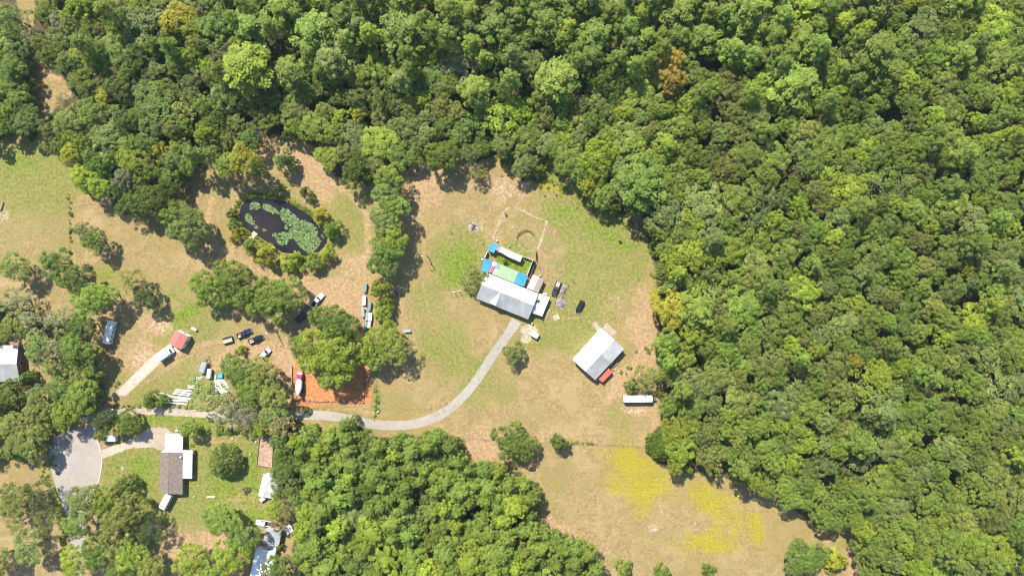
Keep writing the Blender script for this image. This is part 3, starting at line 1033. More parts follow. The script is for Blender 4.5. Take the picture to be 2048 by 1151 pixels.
def_kind('broad', 8, 4.7, 15.5, k_broad, 100, dict(h=15, z0=5.5, R=4.3, r=0.32))
def_kind('oak', 4, 8.2, 11.3, k_oak, 200, dict(h=10.5, z0=2.6, R=7.4, r=0.5, limbs=8))
def_kind('pine', 7, 3.7, 21.8, k_pine, 300, dict(h=22, z0=10, R=3.2, r=0.28, limbs=12, straight=True))
def_kind('sparse', 4, 4.6, 14.5, k_sparse, 400, dict(h=14.5, z0=4.5, R=4.6, r=0.3, limbs=11, mat_=M_PALEBARK))
def_kind('cedar', 2, 5.8, 9.0, k_cedar, 500, dict(h=9, z0=2, R=3.0, r=0.3))
def_kind('shrub', 5, 2.2, 3.0, k_shrub, 600, dict(h=2.6, z0=0.7, R=1.6, r=0.12, limbs=4))

HUE = {'mid': (0.194, 0.256, 0.040), 'lime': (0.269, 0.334, 0.036), 'dark': (0.104, 0.144, 0.034), 'olive': (0.215, 0.238, 0.050), 'grey': (0.278, 0.273, 0.132),
       'yellow': (0.342, 0.334, 0.033), 'gold': (0.406, 0.312, 0.058), 'pine': (0.201, 0.264, 0.040), 'deep': (0.149, 0.205, 0.034), 'brown': (0.289, 0.244, 0.096), 'sage': (0.207, 0.253, 0.066)}
tree_rng = random.Random(11)
NAME = {'broad': 'broadleaf_tree', 'oak': 'oak_tree', 'pine': 'pine_tree', 'sparse': 'sparse_tree', 'cedar': 'cedar_tree', 'shrub': 'shrub'}
CAT = {'broad': 'broadleaf tree', 'oak': 'oak tree', 'pine': 'pine tree', 'sparse': 'sparse tree', 'cedar': 'cedar tree', 'shrub': 'shrub'}


def tree(kind, px, py, dia, h, hue, label, group=None, name=None, sx=1.0):
    """a tree whose crown shows at (px, py) on the survey, dia pixels wide"""
    variants, R0, h0 = KINDS[kind]
    cm, tm = variants[tree_rng.randrange(len(variants))]
    zc = 0.72 * h
    c = W(px, py, zc)
    R = dia * S / 2 * (1 - zc / H)
    o = bpy.data.objects.new(name or NAME[kind], None)
    o.location = (c.x, c.y, 0)
    o.rotation_euler = (0, 0, tree_rng.uniform(0, 6.283))
    o.scale = (R / R0 * sx, R / R0, h / h0)
    col.objects.link(o)
    tag(o, label, CAT[kind], group)
    k = HUE[hue]
    for nm, me in (('trunk', tm), ('crown', cm)):
        q = bpy.data.objects.new(nm, me)
        q.parent = o
        q.color = (*k, 1)
        col.objects.link(q)
    return o


# ------------------------------------------------------------------ the trees one can point to
T = [
    # west field
    ('oak', 268, 402, 66, 13.8, 'deep', 'dark round oak at the field edge, left of the tree pair above the open grass'),
    ('oak', 312, 398, 74, 16.6, 'deep', 'dark oak joined to the wood left of the pond, beside its shadowed gap'),
    ('broad', 338, 425, 48, 13.8, 'mid', 'small tree wedged between the two round oaks left of the pond'),
    ('oak', 370, 450, 84, 15.2, 'sage', 'large round grey-green oak standing alone left of the pond'),
    ('sparse', 166, 462, 38, 11.0, 'dark', 'thin dark tree leaning at the edge of the left field, upper of two'),
    ('broad', 188, 482, 46, 11.0, 'deep', 'dark small tree with long shadow on the dry left field, lower of two'),
    ('broad', 27, 533, 56, 12.4, 'olive', 'olive tree by the curving dirt track at the left edge'),
    ('broad', 110, 525, 56, 13.8, 'deep', 'dark green tree in the middle of the left field, left of a pair'),
    ('broad', 142, 556, 58, 13.8, 'deep', 'dark green tree in the middle of the left field, right of a pair'),
    ('sparse', 262, 562, 50, 12.4, 'olive', 'dull olive tree in the field above the parked blue-shadowed bus'),
    ('broad', 288, 592, 46, 11.0, 'dark', 'dark shaggy tree lower right of the dull olive field tree'),
    ('broad', 178, 602, 66, 15.2, 'mid', 'bright leafy tree above the bus parked in the shade'),
    ('broad', 208, 590, 46, 13.8, 'lime', 'yellow-green crown above the bus parked in the shade'),
    ('broad', 163, 650, 46, 13.8, 'deep', 'dark tree touching the bus parked in the shade'),
    ('sparse', 122, 640, 56, 12.4, 'grey', 'grey-green thin tree left of the bus parked in the shade'),
    ('broad', 150, 700, 60, 15.2, 'mid', 'tree with leaf litter below the parked bus'),
    ('broad', 176, 706, 44, 12.4, 'olive', 'small olive tree just below the parked bus'),
    # two clumps of oaks between pond and trucks
    ('oak', 412, 578, 72, 13.0, 'mid', 'bright green oak left of the clump below the pond'),
    ('oak', 458, 560, 82, 14.0, 'mid', 'bright green oak right of the clump below the pond'),
    ('broad', 486, 590, 44, 12.4, 'mid', 'small crown on the right side of the clump below the pond'),
    ('oak', 550, 597, 100, 15.0, 'mid', 'large bright green oak hiding the gooseneck trailer'),
    ('oak', 667, 650, 86, 16.6, 'mid', 'dark dense oak right of the gooseneck trailer'),
    ('oak', 662, 702, 128, 17.9, 'lime', 'very large bright oak over the orange clay pad'),
    ('broad', 662, 756, 50, 13.8, 'mid', 'low crown at the foot of the very large oak, over orange clay'),
    ('broad', 604, 694, 50, 13.8, 'mid', 'crown on the left flank of the very large oak'),
    # hedge row
    ('broad', 780, 352, 54, 16.6, 'mid', 'topmost tree of the hedge row between pond and field'),
    ('broad', 772, 384, 54, 16.6, 'sage', 'second tree from the top of the hedge row between pond and field'),
    ('broad', 786, 412, 56, 16.6, 'mid', 'third tree from the top of the hedge row between pond and field'),
    ('broad', 768, 440, 56, 16.6, 'sage', 'fourth tree from the top of the hedge row between pond and field'),
    ('broad', 784, 468, 54, 15.2, 'lime', 'fifth tree from the top of the hedge row between pond and field'),
    ('broad', 772, 498, 58, 15.2, 'mid', 'sixth tree from the top of the hedge row between pond and field'),
    ('broad', 764, 526, 54, 13.8, 'deep', 'bottom tree of the unbroken hedge row between pond and field'),
    ('shrub', 762, 580, 48, 10.8, 'lime', 'round bright bush left of the blue machine'),
    ('shrub', 765, 622, 44, 8, 'lime', 'yellow-green bush right of the row of boxes'),
    ('broad', 772, 678, 66, 13.0, 'lime', 'bright tree above the driveway bend, right of the clay pad'),
    ('broad', 748, 712, 50, 12.4, 'mid', 'green tree left of the bright tree near the clay pad'),
    ('sparse', 798, 704, 56, 13.8, 'olive', 'thin olive tree with dappled shadow right of the clay pad'),
    # open field
    ('sparse', 946, 557, 52, 6.9, 'olive', 'straggly bush at the left end of the main house'),
    ('broad', 1027, 706, 40, 8.3, 'sage', 'greyish small tree on the lawn right of the driveway'),
    ('oak', 1029, 886, 80, 13, 'deep', 'round dense tree alone by the lower fence'),
    ('shrub', 1119, 888, 36, 9.3, 'deep', 'small round tree on the lower fence line'),
    ('sparse', 1290, 758, 56, 11.0, 'olive', 'dull olive tree above the motorhome near the barn'),
    ('broad', 1262, 772, 26, 5.5, 'deep', 'low dark bush above the motorhome near the barn'),
    ('cedar', 1325, 893, 60, 10.3, 'deep', 'dark cedar at the wood corner by the lower fence'),
    ('broad', 1362, 903, 54, 15.2, 'lime', 'yellow-green tree beside the dark cedar at the wood corner'),
    ('oak', 1614, 1118, 76, 12.4, 'deep', 'dark round tree at the bottom edge by the red dirt track'),
    ('shrub', 1672, 1124, 52, 9.3, 'yellow', 'yellow-green bush beside the dark round tree at the bottom edge'),
    ('shrub', 1248, 1142, 38, 7.8, 'mid', 'bush at the bottom edge right of the pine wood'),
    ('shrub', 1325, 1148, 36, 6.2, 'deep', 'bush cut by the bottom edge under the yellow flowers'),
    ('shrub', 1418, 1149, 34, 6.2, 'mid', 'bush cut by the bottom edge, rightmost of the low ones in the meadow'),
    # wood fringe trees that stand free
    ('shrub', 566, 320, 46, 10.8, 'sage', 'small round grey-green tree on the dirt above the pond'),
    ('oak', 712, 338, 64, 13.8, 'deep', 'dark round tree on the dirt above the hedge row'),
    ('oak', 884, 308, 68, 15.2, 'mid', 'round tree at the top of the central field, throwing a long shadow'),
    ('sparse', 938, 306, 40, 13.8, 'sage', 'narrow grey-green tree at the top of the central field'),
    ('sparse', 956, 346, 36, 8.3, 'olive', 'thin low tree on the top edge of the central field'),
    ('oak', 1196, 318, 80, 16.6, 'lime', 'bright round tree at the wood edge above the weed strip'),
    ('broad', 486, 320, 62, 15.2, 'yellow', 'yellowish tree above the pond'),
    ('broad', 452, 330, 46, 13.8, 'mid', 'green tree left of the yellowish tree above the pond'),
    ('broad', 514, 336, 32, 16.6, 'dark', 'dark tree shading the top end of the pond'),
    # round the pond
    ('shrub', 561, 373, 17, 5.4, 'deep', 'small dark bush at the top bank of the pond'),
    ('shrub', 609, 382, 24, 6.2, 'deep', 'dark bush on the grass above the pond'),
    ('shrub', 622, 398, 17, 4.7, 'deep', 'little bush between pond and dirt track'),
    ('shrub', 639, 428, 34, 6.2, 'yellow', 'yellow-green bush at the upper right bank of the pond'),
    ('shrub', 663, 457, 38, 8.5, 'mid', 'large bush at the right end of the pond'),
    ('shrub', 652, 509, 34, 6.2, 'lime', 'bush at the lower right bank of the pond'),
    ('shrub', 625, 525, 38, 7.0, 'mid', 'bush on the lower bank of the pond, second from the right'),
    ('shrub', 580, 525, 45, 7.0, 'lime', 'wide bush on the lower bank of the pond'),
    ('shrub', 527, 508, 45, 9.3, 'yellow', 'tall yellowish bush below the wooden dock'),
    ('shrub', 498, 491, 33, 7.0, 'mid', 'bush beside the wooden dock, next to the tall yellowish bush'),
    ('shrub', 471, 469, 29, 6.2, 'yellow', 'yellow-green bush left of the wooden dock'),
    ('shrub', 464, 449, 26, 5.4, 'mid', 'green bush at the left end of the pond'),
    ('shrub', 459, 426, 19, 5.4, 'deep', 'small bush at the left end of the pond, topmost there'),
    # homestead by the turning circle
    ('oak', 253, 846, 50, 9, 'mid', 'round tree on the lawn above the gravel drive'),
    ('broad', 207, 842, 40, 12.4, 'dark', 'dark tree between the turning circle and the small camper'),
    ('shrub', 196, 872, 24, 6.2, 'mid', 'little bush on the edge of the turning circle'),
    ('broad', 376, 857, 36, 9.7, 'mid', 'small tree at the back of the carport'),
    ('cedar', 442, 927, 66, 10.3, 'sage', 'dark feathery cedar on the lawn right of the brown roof'),
    ('shrub', 244, 975, 46, 9.3, 'mid', 'round bright tree on the lawn below the garden bed'),
    ('broad', 166, 1004, 66, 15.2, 'sage', 'pale tree over the lower end of the turning circle'),
    ('broad', 205, 1002, 48, 13.8, 'lime', 'bright crown over the lower end of the turning circle'),
    ('broad', 150, 1050, 46, 13.8, 'mid', 'green tree beside the road below the turning circle'),
    ('oak', 238, 1040, 96, 15.2, 'olive', 'wide olive oak below the round bright tree'),
    ('sparse', 298, 1058, 62, 12.4, 'dark', 'dark thin tree right of the wide olive oak'),
    ('sparse', 245, 1085, 50, 12.4, 'dark', 'dark thin tree below the wide olive oak'),
    ('broad', 150, 1125, 60, 15.2, 'lime', 'bright tree at the bottom edge beside the road'),
    ('broad', 195, 1105, 60, 15.2, 'mid', 'green tree at the bottom edge, second from the road'),
    ('broad', 262, 1112, 62, 15.2, 'lime', 'yellow-green tree at the bottom edge below the wide olive oak'),
    ('broad', 300, 1140, 56, 13.8, 'olive', 'olive tree cut by the bottom edge'),
    ('broad', 235, 1150, 56, 13.8, 'mid', 'green tree cut by the bottom edge'),
    ('broad', 440, 1038, 64, 12.4, 'mid', 'tree on the bare lawn left of the white pickup'),
    ('broad', 486, 1078, 62, 13.8, 'deep', 'dark tree left of the grey roof at the bottom'),
    ('broad', 462, 1112, 72, 15.2, 'lime', 'bright tree left of the long white roof'),
    ('broad', 380, 1122, 66, 15.2, 'lime', 'bright tree at the bottom edge on the bare ground'),
    ('broad', 425, 1145, 60, 15.2, 'mid', 'tree at the bottom edge between two bright ones'),
    ('broad', 556, 1135, 56, 13.8, 'deep', 'dark tree right of the long white roof'),
    ('sparse', 554, 1046, 36, 9.7, 'brown', 'brownish thin tree over the white pickup'),
    ('sparse', 575, 1020, 46, 12.4, 'brown', 'brownish thin tree between the white shed and the pine wood'),
    ('broad', 552, 1015, 40, 11.0, 'lime', 'small bright tree below the white shed'),
    ('sparse', 558, 975, 44, 11.0, 'sage', 'thin tree hanging over the white shed roof'),
    # round the beams and the white slab
    ('shrub', 302, 800, 42, 7.0, 'deep', 'round bush at the left end of the white beams'),
    ('sparse', 412, 790, 78, 13.8, 'sage', 'grey-green tree over the right end of the white beams'),
    ('broad', 476, 742, 64, 13.8, 'mid', 'green tree right of the white slab, upper of two'),
    ('broad', 520, 745, 60, 13.8, 'olive', 'olive tree below the parked white car'),
    ('broad', 500, 780, 66, 13.8, 'mid', 'green tree right of the white slab, lower of two'),
    ('broad', 542, 790, 60, 13.8, 'olive', 'olive tree left of the orange clay pad'),
    ('sparse', 456, 822, 70, 12.4, 'grey', 'silvery tree over the gravel lane, left of two'),
    ('sparse', 492, 830, 62, 12.4, 'grey', 'silvery tree over the gravel lane, right of two'),
    ('broad', 520, 850, 40, 9.7, 'lime', 'small bright tree at the end of the low hedge'),
    ('sparse', 562, 850, 62, 13.8, 'brown', 'brownish tree at the top end of the pine wood'),
    ('broad', 548, 828, 50, 12.4, 'sage', 'pale green tree where the lane meets the driveway'),
    ('shrub', 610, 820, 16, 3.9, 'mid', 'tiny bush on the edge of the driveway below the clay pad'),
    ('shrub', 480, 700, 22, 3.9, 'lime', 'low bright bush at the edge of the yard above the white slab'),
    # south-west corner
    ('broad', 28, 1000, 62, 13.8, 'olive', 'olive tree on the dry ground at the lower left edge'),
    ('sparse', 72, 990, 56, 13.8, 'dark', 'dark thin tree on the dry ground left of the road'),
    ('sparse', 88, 1040, 46, 13.8, 'olive', 'thin tree on the dry ground, nearest the road'),
    ('broad', 58, 1095, 62, 13.8, 'sage', 'pale tree on the dry ground in the lower left corner'),
    ('sparse', 30, 1045, 50, 13.8, 'olive', 'thin olive tree on the dry ground in the lower left corner'),
    ('broad', -14, 1120, 60, 13.8, 'deep', 'dark tree cut by the left edge near the bottom corner'),
    ('sparse', 60, 75, 40, 11.0, 'grey', 'grey leafless-looking tree beside the upper left clearing'),
    ('sparse', 26, 35, 60, 13.8, 'sage', 'pale tree in the upper left corner'),
    ('sparse', 130, 205, 40, 9.7, 'brown', 'brownish thin tree beside the sandy gap at upper left'),
    # over the turning circle
    ('broad', 126, 830, 54, 12, 'lime', 'bright tree overhanging the top left of the turning circle'),
    ('broad', 76, 820, 58, 12, 'olive', 'olive tree left of the bright one above the turning circle'),
    ('broad', 52, 888, 70, 13, 'olive', 'wide olive tree left of the turning circle'),
    ('broad', 162, 792, 64, 13, 'mid', 'tall tree above the turning circle beside the gravel lane'),
    ('broad', 118, 780, 50, 12, 'deep', 'dark tree in the left wood above the turning circle'),
    ('sparse', 30, 600, 60, 11, 'grey', 'silvery tree at the left edge below the curving dirt track'),
    ('sparse', 66, 640, 60, 11, 'grey', 'silvery tree at the left, between dirt track and bus'),
    ('broad', 22, 655, 54, 11, 'olive', 'olive tree above the roof at the left edge'),
    ('broad', 74, 690, 56, 11, 'sage', 'greyish tree right of the roof at the left edge'),
    ('sparse', 108, 735, 56, 10, 'olive', 'thin olive tree among litter below the bus'),
    ('broad', 12, 790, 60, 11, 'deep', 'deep green tree below the roof at the left edge'),
    ('broad', 20, 850, 50, 12, 'olive', 'olive tree at the left edge beside the wide olive one'),
    ('broad', 12, 30, 40, 11, 'mid', 'green tree in the extreme upper left corner'),
    # coloured crowns in the big wood
    ('broad', 1340, 122, 52, 20, 'gold', 'golden autumn tree in the upper wood, upper crown of two'),
    ('broad', 1344, 156, 54, 19, 'gold', 'golden autumn tree in the upper wood, lower crown of two'),
    ('broad', 358, 36, 64, 15, 'yellow', 'bright lime crown in the upper left wood'),
    ('broad', 386, 58, 46, 14, 'lime', 'lime crown beside the bright lime crown in the upper left wood'),
    ('broad', 1932, 535, 30, 14, 'yellow', 'small yellow crown in the right wood'),
    ('broad', 718, 225, 34, 12, 'yellow', 'yellow crown in the wood between pond and central field'),
]
HAND = []
for t in T:
    tree(*t)
    HAND.append((t[1], t[2], t[3]))

# ------------------------------------------------------------------ the woods
wood_rng = np.random.RandomState(2024)


def inside(px, py, polys):
    r = np.full(px.shape, 1e9)
    for P in polys:
        r = np.minimum(r, poly_sd(px, py, P))
    return r


SPOTS = []          # px, py, dia, height, kind, hue
GAPS = [(1055, 190, 26), (1175, 165, 26), (562, 92, 24), (700, 165, 26), (1780, 232, 26), (1415, 150, 22), (1550, 285, 24), (1230, 425, 16), (1945, 590, 22), (1830, 690, 16), (940, 130, 22), (1090, 215, 14), (1500, 620, 12), (1690, 950, 16), (930, 1030, 12), (155, 330, 16), (120, 170, 22), (600, 110, 18), (1000, 130, 16), (1985, 690, 14)]


OVER = 0.70


def fill_wood(polys, box, sep, edge, pick, tries=14000):
    x0, y0, x1, y1 = box
    xs_ = wood_rng.uniform(x0, x1, tries)
    ys_ = wood_rng.uniform(y0, y1, tries)
    sd = inside(xs_, ys_, polys)
    cell = {}
    G_ = 70
    for hx, hy, hd in HAND:
        cell.setdefault((int(hx // G_), int(hy // G_)), []).append((hx, hy, hd * 0.5))
    for i in range(tries):
        if sd[i] > -edge:
            continue
        x, y = xs_[i], ys_[i]
        if any((x - gx_) ** 2 + (y - gy_) ** 2 < (gr * 1.15) ** 2 for gx_, gy_, gr in GAPS):
            continue
        d = sep * (0.62 + 1.15 * wood_rng.rand() ** 1.6)
        if -sd[i] < d * 0.42:
            d = max(24, -sd[i] / 0.42)
        gxi, gyi = int(x // G_), int(y // G_)
        ok = True
        for a in (-1, 0, 1):
            for b in (-1, 0, 1):
                for (qx, qy, qr) in cell.get((gxi + a, gyi + b), ()):
                    if (x - qx) ** 2 + (y - qy) ** 2 < ((d * 0.5 + qr) * OVER) ** 2:
                        ok = False
        if not ok:
            continue
        cell.setdefault((gxi, gyi), []).append((x, y, d * 0.5))
        kind, h, hue = pick(x, y, d)
        SPOTS.append((x, y, d * 1.12, h, kind, hue))


def choose(pairs):
    r = wood_rng.rand() * sum(p[1] for p in pairs)
    for k, w in pairs:
        r -= w
        if r <= 0:
            return k
    return pairs[0][0]


def pick_a(x, y, d):
    band = max(0, 1 - max(0, y - 60) / 170) if 430 < x < 1750 else 0.12
    if x > 1250 and y > 250:
        band = 0.10
    if wood_rng.rand() < band * 0.9:
        return 'pine', wood_rng.uniform(19, 25), choose([('pine', 5), ('mid', 2), ('lime', 1), ('sage', 1)])
    h = wood_rng.uniform(12.5, 16.5) if x > 1000 else wood_rng.uniform(11, 16)
    if 430 < x < 1300 and y > 200:
        h *= 0.8
    k = 'sparse' if wood_rng.rand() < 0.11 else ('oak' if d > 50 and wood_rng.rand() < .35 else 'broad')
    if x > 1280:
        hue = choose([('mid', 4), ('sage', 2.5), ('olive', 2.5), ('lime', 2.2), ('pine', 3), ('yellow', .1), ('deep', .6)])
    else:
        hue = choose([('mid', 4), ('sage', 3), ('olive', 2), ('lime', 1.6), ('deep', 1.6), ('grey', .5), ('yellow', .15)])
    return k, h, hue


def pick_b(x, y, d):
    if x > 600 and wood_rng.rand() < 0.82:
        return 'pine', wood_rng.uniform(14, 19), choose([('pine', 5), ('lime', 2), ('mid', 3)])
    return 'broad', wood_rng.uniform(10, 14), choose([('mid', 3), ('sage', 2), ('lime', 1), ('deep', 2)])


def pick_c(x, y, d):
    return choose([('broad', 3), ('sparse', 1)]), wood_rng.uniform(8, 12), choose([('mid', 2), ('olive', 2), ('sage', 2), ('grey', 1.6), ('deep', 1)])


def pick_d(x, y, d):
    return 'broad', wood_rng.uniform(9, 13), choose([('mid', 2), ('lime', 1), ('deep', 2), ('olive', 1)])


fill_wood([FOREST_A], (-80, -80, 2130, 1225), 50, 12, pick_a, 30000)
fill_wood([FOREST_B], (540, 830, 1225, 1225), 42, 10, pick_b, 6000)
fill_wood([FOREST_C], (-80, 575, 215, 935), 44, 12, pick_c, 260)
fill_wood([FOREST_D], (-80, 60, 95, 295), 44, 12, pick_d, 2000)
# keep roofs, cars and the road in view free of wood trees
KEEP = [(15, 720, 42), (215, 665, 44), (150, 905, 60)]
SPOTS = [s for s in SPOTS if not any((s[0] - kx) ** 2 + (s[1] - ky) ** 2 < kr * kr for kx, ky, kr in KEEP)]


def zone(x, y):
    """which wood, and whereabouts in it"""
    if y > 820 and x < 1240:
        return 'lower middle wood', ('near its upper left side' if x < 690 and y < 1000 else 'near its lower left side' if x < 690 else 'near the driveway' if y < 935 else 'near its upper right side' if x > 930 and y < 1060 else 'near its lower right corner' if x > 930 else 'left of its centre' if x < 810 and y < 1060 else 'right of its centre' if y < 1060 else 'at the bottom edge, left half' if x < 810 else 'at the bottom edge, right half')
    if x < 215 and y > 560:
        return 'left edge wood', ('beside the parked bus' if y < 720 else 'beside the turning circle')
    if x < 100 and 60 < y < 300:
        return 'upper left strip of trees', 'at the left edge'
    if x < 470:
        return 'upper left wood', ('at the top edge' if y < 90 else 'beside the sandy gap' if x < 230 and y < 260 else 'in its middle' if y < 230 else 'left of the pond')
    if x < 860:
        return 'wood above the pond', ('at the top edge' if y < 100 else 'in its middle' if y < 200 else 'at its lower fringe')
    if x < 1300 and y < 470:
        return 'wood above the central field', ('at the top edge' if y < 100 else 'in its middle' if y < 220 else 'at its lower fringe')
    if y < 330:
        return 'upper right wood', (('high' if y < 110 else 'low') + (' near the golden tree' if x < 1480 else ' in its middle' if x < 1770 else ' by the right edge'))
    if y < 720:
        return 'wood right of the barn', ('beside the field' if x < 1440 else 'by the right edge' if x > 1850 else 'in its upper middle' if y < 520 else 'in its lower middle')
    return 'lower right wood', ('beside the meadow' if x < 1500 or y > 940 + (x - 1500) * .6 and x < 1720 else 'by the right edge' if x > 1870 else 'at the bottom edge' if y > 1040 else 'in its middle')


LOOK = {'mid': 'mid green', 'lime': 'bright green', 'sage': 'greyish green', 'olive': 'olive green', 'deep': 'deep green', 'pine': 'fresh green', 'grey': 'silvery grey', 'yellow': 'yellowish', 'dark': 'dark'}
WORD = {'broad': 'broadleaf tree', 'oak': 'wide oak', 'pine': 'tall pine', 'sparse': 'thin tree', }
in_view = [s for s in SPOTS if -5 < s[0] < 2053 and -5 < s[1] < 1156]
in_view.sort(key=lambda s: -s[2])
count = {'broad': sum(1 for t in T if t[0] == 'broad'), 'oak': sum(1 for t in T if t[0] == 'oak'), 'sparse': sum(1 for t in T if t[0] == 'sparse'), 'pine': 0}
single, rest = [], [s for s in SPOTS if s not in in_view]
for s in in_view:
    if count[s[4]] < 300:
        count[s[4]] += 1
        single.append(s)
    else:
        rest.append(s)
for x, y, d, h, kind, hue in single:
    z, w_ = zone(x, y)
    tree(kind, x, y, d, h, hue, ('small ' if d < 46 else 'large ' if d > 58 else '') + '%s %s in the %s, %s' % (LOOK[hue], WORD[kind], z, w_), '%s%ss of the %s, %s, %s' % ('small ' if d < 46 else 'large ' if d > 58 else '', WORD[kind], z, w_, LOOK[hue]))

# understorey: young trees and bushes under and between the crowns, and weeds on the fringe
sap = []
for P, box, n in ((FOREST_A, (-60, -60, 2110, 1210), 2300), (FOREST_B, (545, 835, 1215, 1210), 420), (FOREST_C, (-60, 585, 210, 930), 160), (FOREST_D, (-60, 70, 90, 290), 70)):
    xs_ = wood_rng.uniform(box[0], box[2], n)
    ys_ = wood_rng.uniform(box[1], box[3], n)
    sd = poly_sd(xs_, ys_, P)
    for x, y, s in zip(xs_, ys_, sd):
        if s < -3 and not any((x - kx) ** 2 + (y - ky) ** 2 < kr * kr for kx, ky, kr in KEEP):
            sap.append((x, y, wood_rng.uniform(16, 34), wood_rng.uniform(3, 9), 'shrub', choose([('mid', 3), ('olive', 2), ('deep', 2), ('lime', 1), ('sage', 2), ('brown', .4)])))


def stuff_trees(name, spots, label, cat):
    """many trees that read as one mass: one object, points with instances"""
    src = bpy.data.collections.new(name + '_sources')
    keys = sorted({s[4] for s in spots})
    index = {}
    k = 0
    for kind in keys:
        for vi, (cm, tm) in enumerate(KINDS[kind][0]):
            o = bpy.data.objects.new('source_%04d' % k, cm)
            o.material_slots[0].link = 'OBJECT'
            o.material_slots[0].material = M_LEAF_MASS
            src.objects.link(o)
            index[(kind, vi)] = k
            k += 1
    me = bpy.data.meshes.new(name)
    V, I, Rz, Sc, Tn = [], [], [], [], []
    for x, y, d, h, kind, hue in spots:
        vs, R0, h0 = KINDS[kind]
        zc = 0.72 * h
        c = W(x, y, zc)
        R = d * S / 2 * (1 - zc / H)
        V.append((c.x, c.y, 0))
        I.append(index[(kind, wood_rng.randint(len(vs)))])
        Rz.append((0, 0, wood_rng.uniform(0, 6.283)))
        Sc.append((R / R0, R / R0, h / h0))
        Tn.append((*HUE[hue], 1))
    me.from_pydata(V, [], [])
    a = me.attributes.new('pick', 'INT', 'POINT')
    a.data.foreach_set('value', I)
    a = me.attributes.new('turn', 'FLOAT_VECTOR', 'POINT')
    a.data.foreach_set('vector', np.array(Rz, np.float32).reshape(-1))
    a = me.attributes.new('size', 'FLOAT_VECTOR', 'POINT')
    a.data.foreach_set('vector', np.array(Sc, np.float32).reshape(-1))
    a = me.attributes.new('tint', 'FLOAT_COLOR', 'POINT')
    a.data.foreach_set('color', np.array(Tn, np.float32).reshape(-1))
    o = bpy.data.objects.new(name, me)
    col.objects.link(o)
    ng = bpy.data.node_groups.new(name + '_scatter', 'GeometryNodeTree')
    ng.interface.new_socket('Geometry', in_out='INPUT', socket_type='NodeSocketGeometry')
    ng.interface.new_socket('Geometry', in_out='OUTPUT', socket_type='NodeSocketGeometry')
    N, L = ng.nodes, ng.links
    gi, go = N.new('NodeGroupInput'), N.new('NodeGroupOutput')
    ci = N.new('GeometryNodeCollectionInfo')
    ci.inputs['Collection'].default_value = src
    ci.inputs['Separate Children'].default_value = True
    ci.inputs['Reset Children'].default_value = True
    mp_ = N.new('GeometryNodeMeshToPoints')
    ip = N.new('GeometryNodeInstanceOnPoints')
    ip.inputs['Pick Instance'].default_value = True

    def na(nm, ty):
        n = N.new('GeometryNodeInputNamedAttribute')
        n.data_type = ty
        n.inputs['Name'].default_value = nm
        return n.outputs['Attribute']
    L.new(gi.outputs[0], mp_.inputs[0])
    L.new(mp_.outputs[0], ip.inputs['Points'])
    L.new(ci.outputs[0], ip.inputs['Instance'])
    L.new(na('pick', 'INT'), ip.inputs['Instance Index'])
    L.new(na('turn', 'FLOAT_VECTOR'), ip.inputs['Rotation'])
    L.new(na('size', 'FLOAT_VECTOR'), ip.inputs['Scale'])
    L.new(ip.outputs[0], go.inputs[0])
    md = o.modifiers.new('scatter', 'NODES')
    md.node_group = ng
    tag(o, label, cat, kind='stuff')
    return o


print('trees: hand', len(T), 'single', len(single), 'stuff', len(rest), 'saplings', len(sap), count)
if rest:
    stuff_trees('woodland', rest, 'mass of further trees that close the canopy of the woods', 'woodland')
stuff_trees('undergrowth', sap, 'low green undergrowth between and under the trees of the woods', 'undergrowth')

fr = []
for line, n, spread in (([(1010, 318), (1050, 352), (1100, 372), (1160, 400), (1230, 440), (1295, 460)], 110, 9), ([(1240, 780), (1250, 740), (1290, 705), (1312, 690)], 14, 8), ([(138, 395), (139, 440), (141, 490)], 9, 1.5),
                        ([(1140, 884), (1170, 886), (1192, 887)], 9, .8), ([(225, 812), (290, 812), (372, 814)], 26, 1.0), ([(80, 930), (100, 980), (120, 1040), (128, 1100)], 60, 4), ([(752, 760), (753, 800), (749, 830)], 14, 1.5),
                        ([(1300, 470), (1312, 540), (1320, 560), (1312, 610)], 26, 4), ([(90, 845), (100, 900), (108, 940)], 24, 4), ([(945, 285), (1010, 325)], 14, 6)):
    C_ = catmull([p_ + (0,) for p_ in line], 6)
    for k in range(n):
        q = C_[wood_rng.randint(len(C_))]
        fr.append((q[0] + wood_rng.normal(0, spread), q[1] + wood_rng.normal(0, spread), wood_rng.uniform(3, 9), wood_rng.uniform(.3, 1.1), 'shrub', choose([('lime', 3), ('yellow', 2), ('olive', 2), ('mid', 2)])))
for k in range(230):                                # reeds and weeds on the bank of the pond
    i = wood_rng.randint(len(wp))
    q = wp[i] * (t_ := wood_rng.rand()) + wp[(i + 1) % len(wp)] * (1 - t_)
    f = wood_rng.uniform(1.0, 1.07)
    fr.append((pc[0] + (q[0] - pc[0]) * f, pc[1] + (q[1] - pc[1]) * f, wood_rng.uniform(4, 10), wood_rng.uniform(.4, 1.3), 'shrub', choose([('yellow', 3), ('lime', 2), ('olive', 3), ('mid', 1)])))
stuff_trees('weeds', fr, 'tall weeds along wood edges, fence lines and the pond bank', 'weeds')

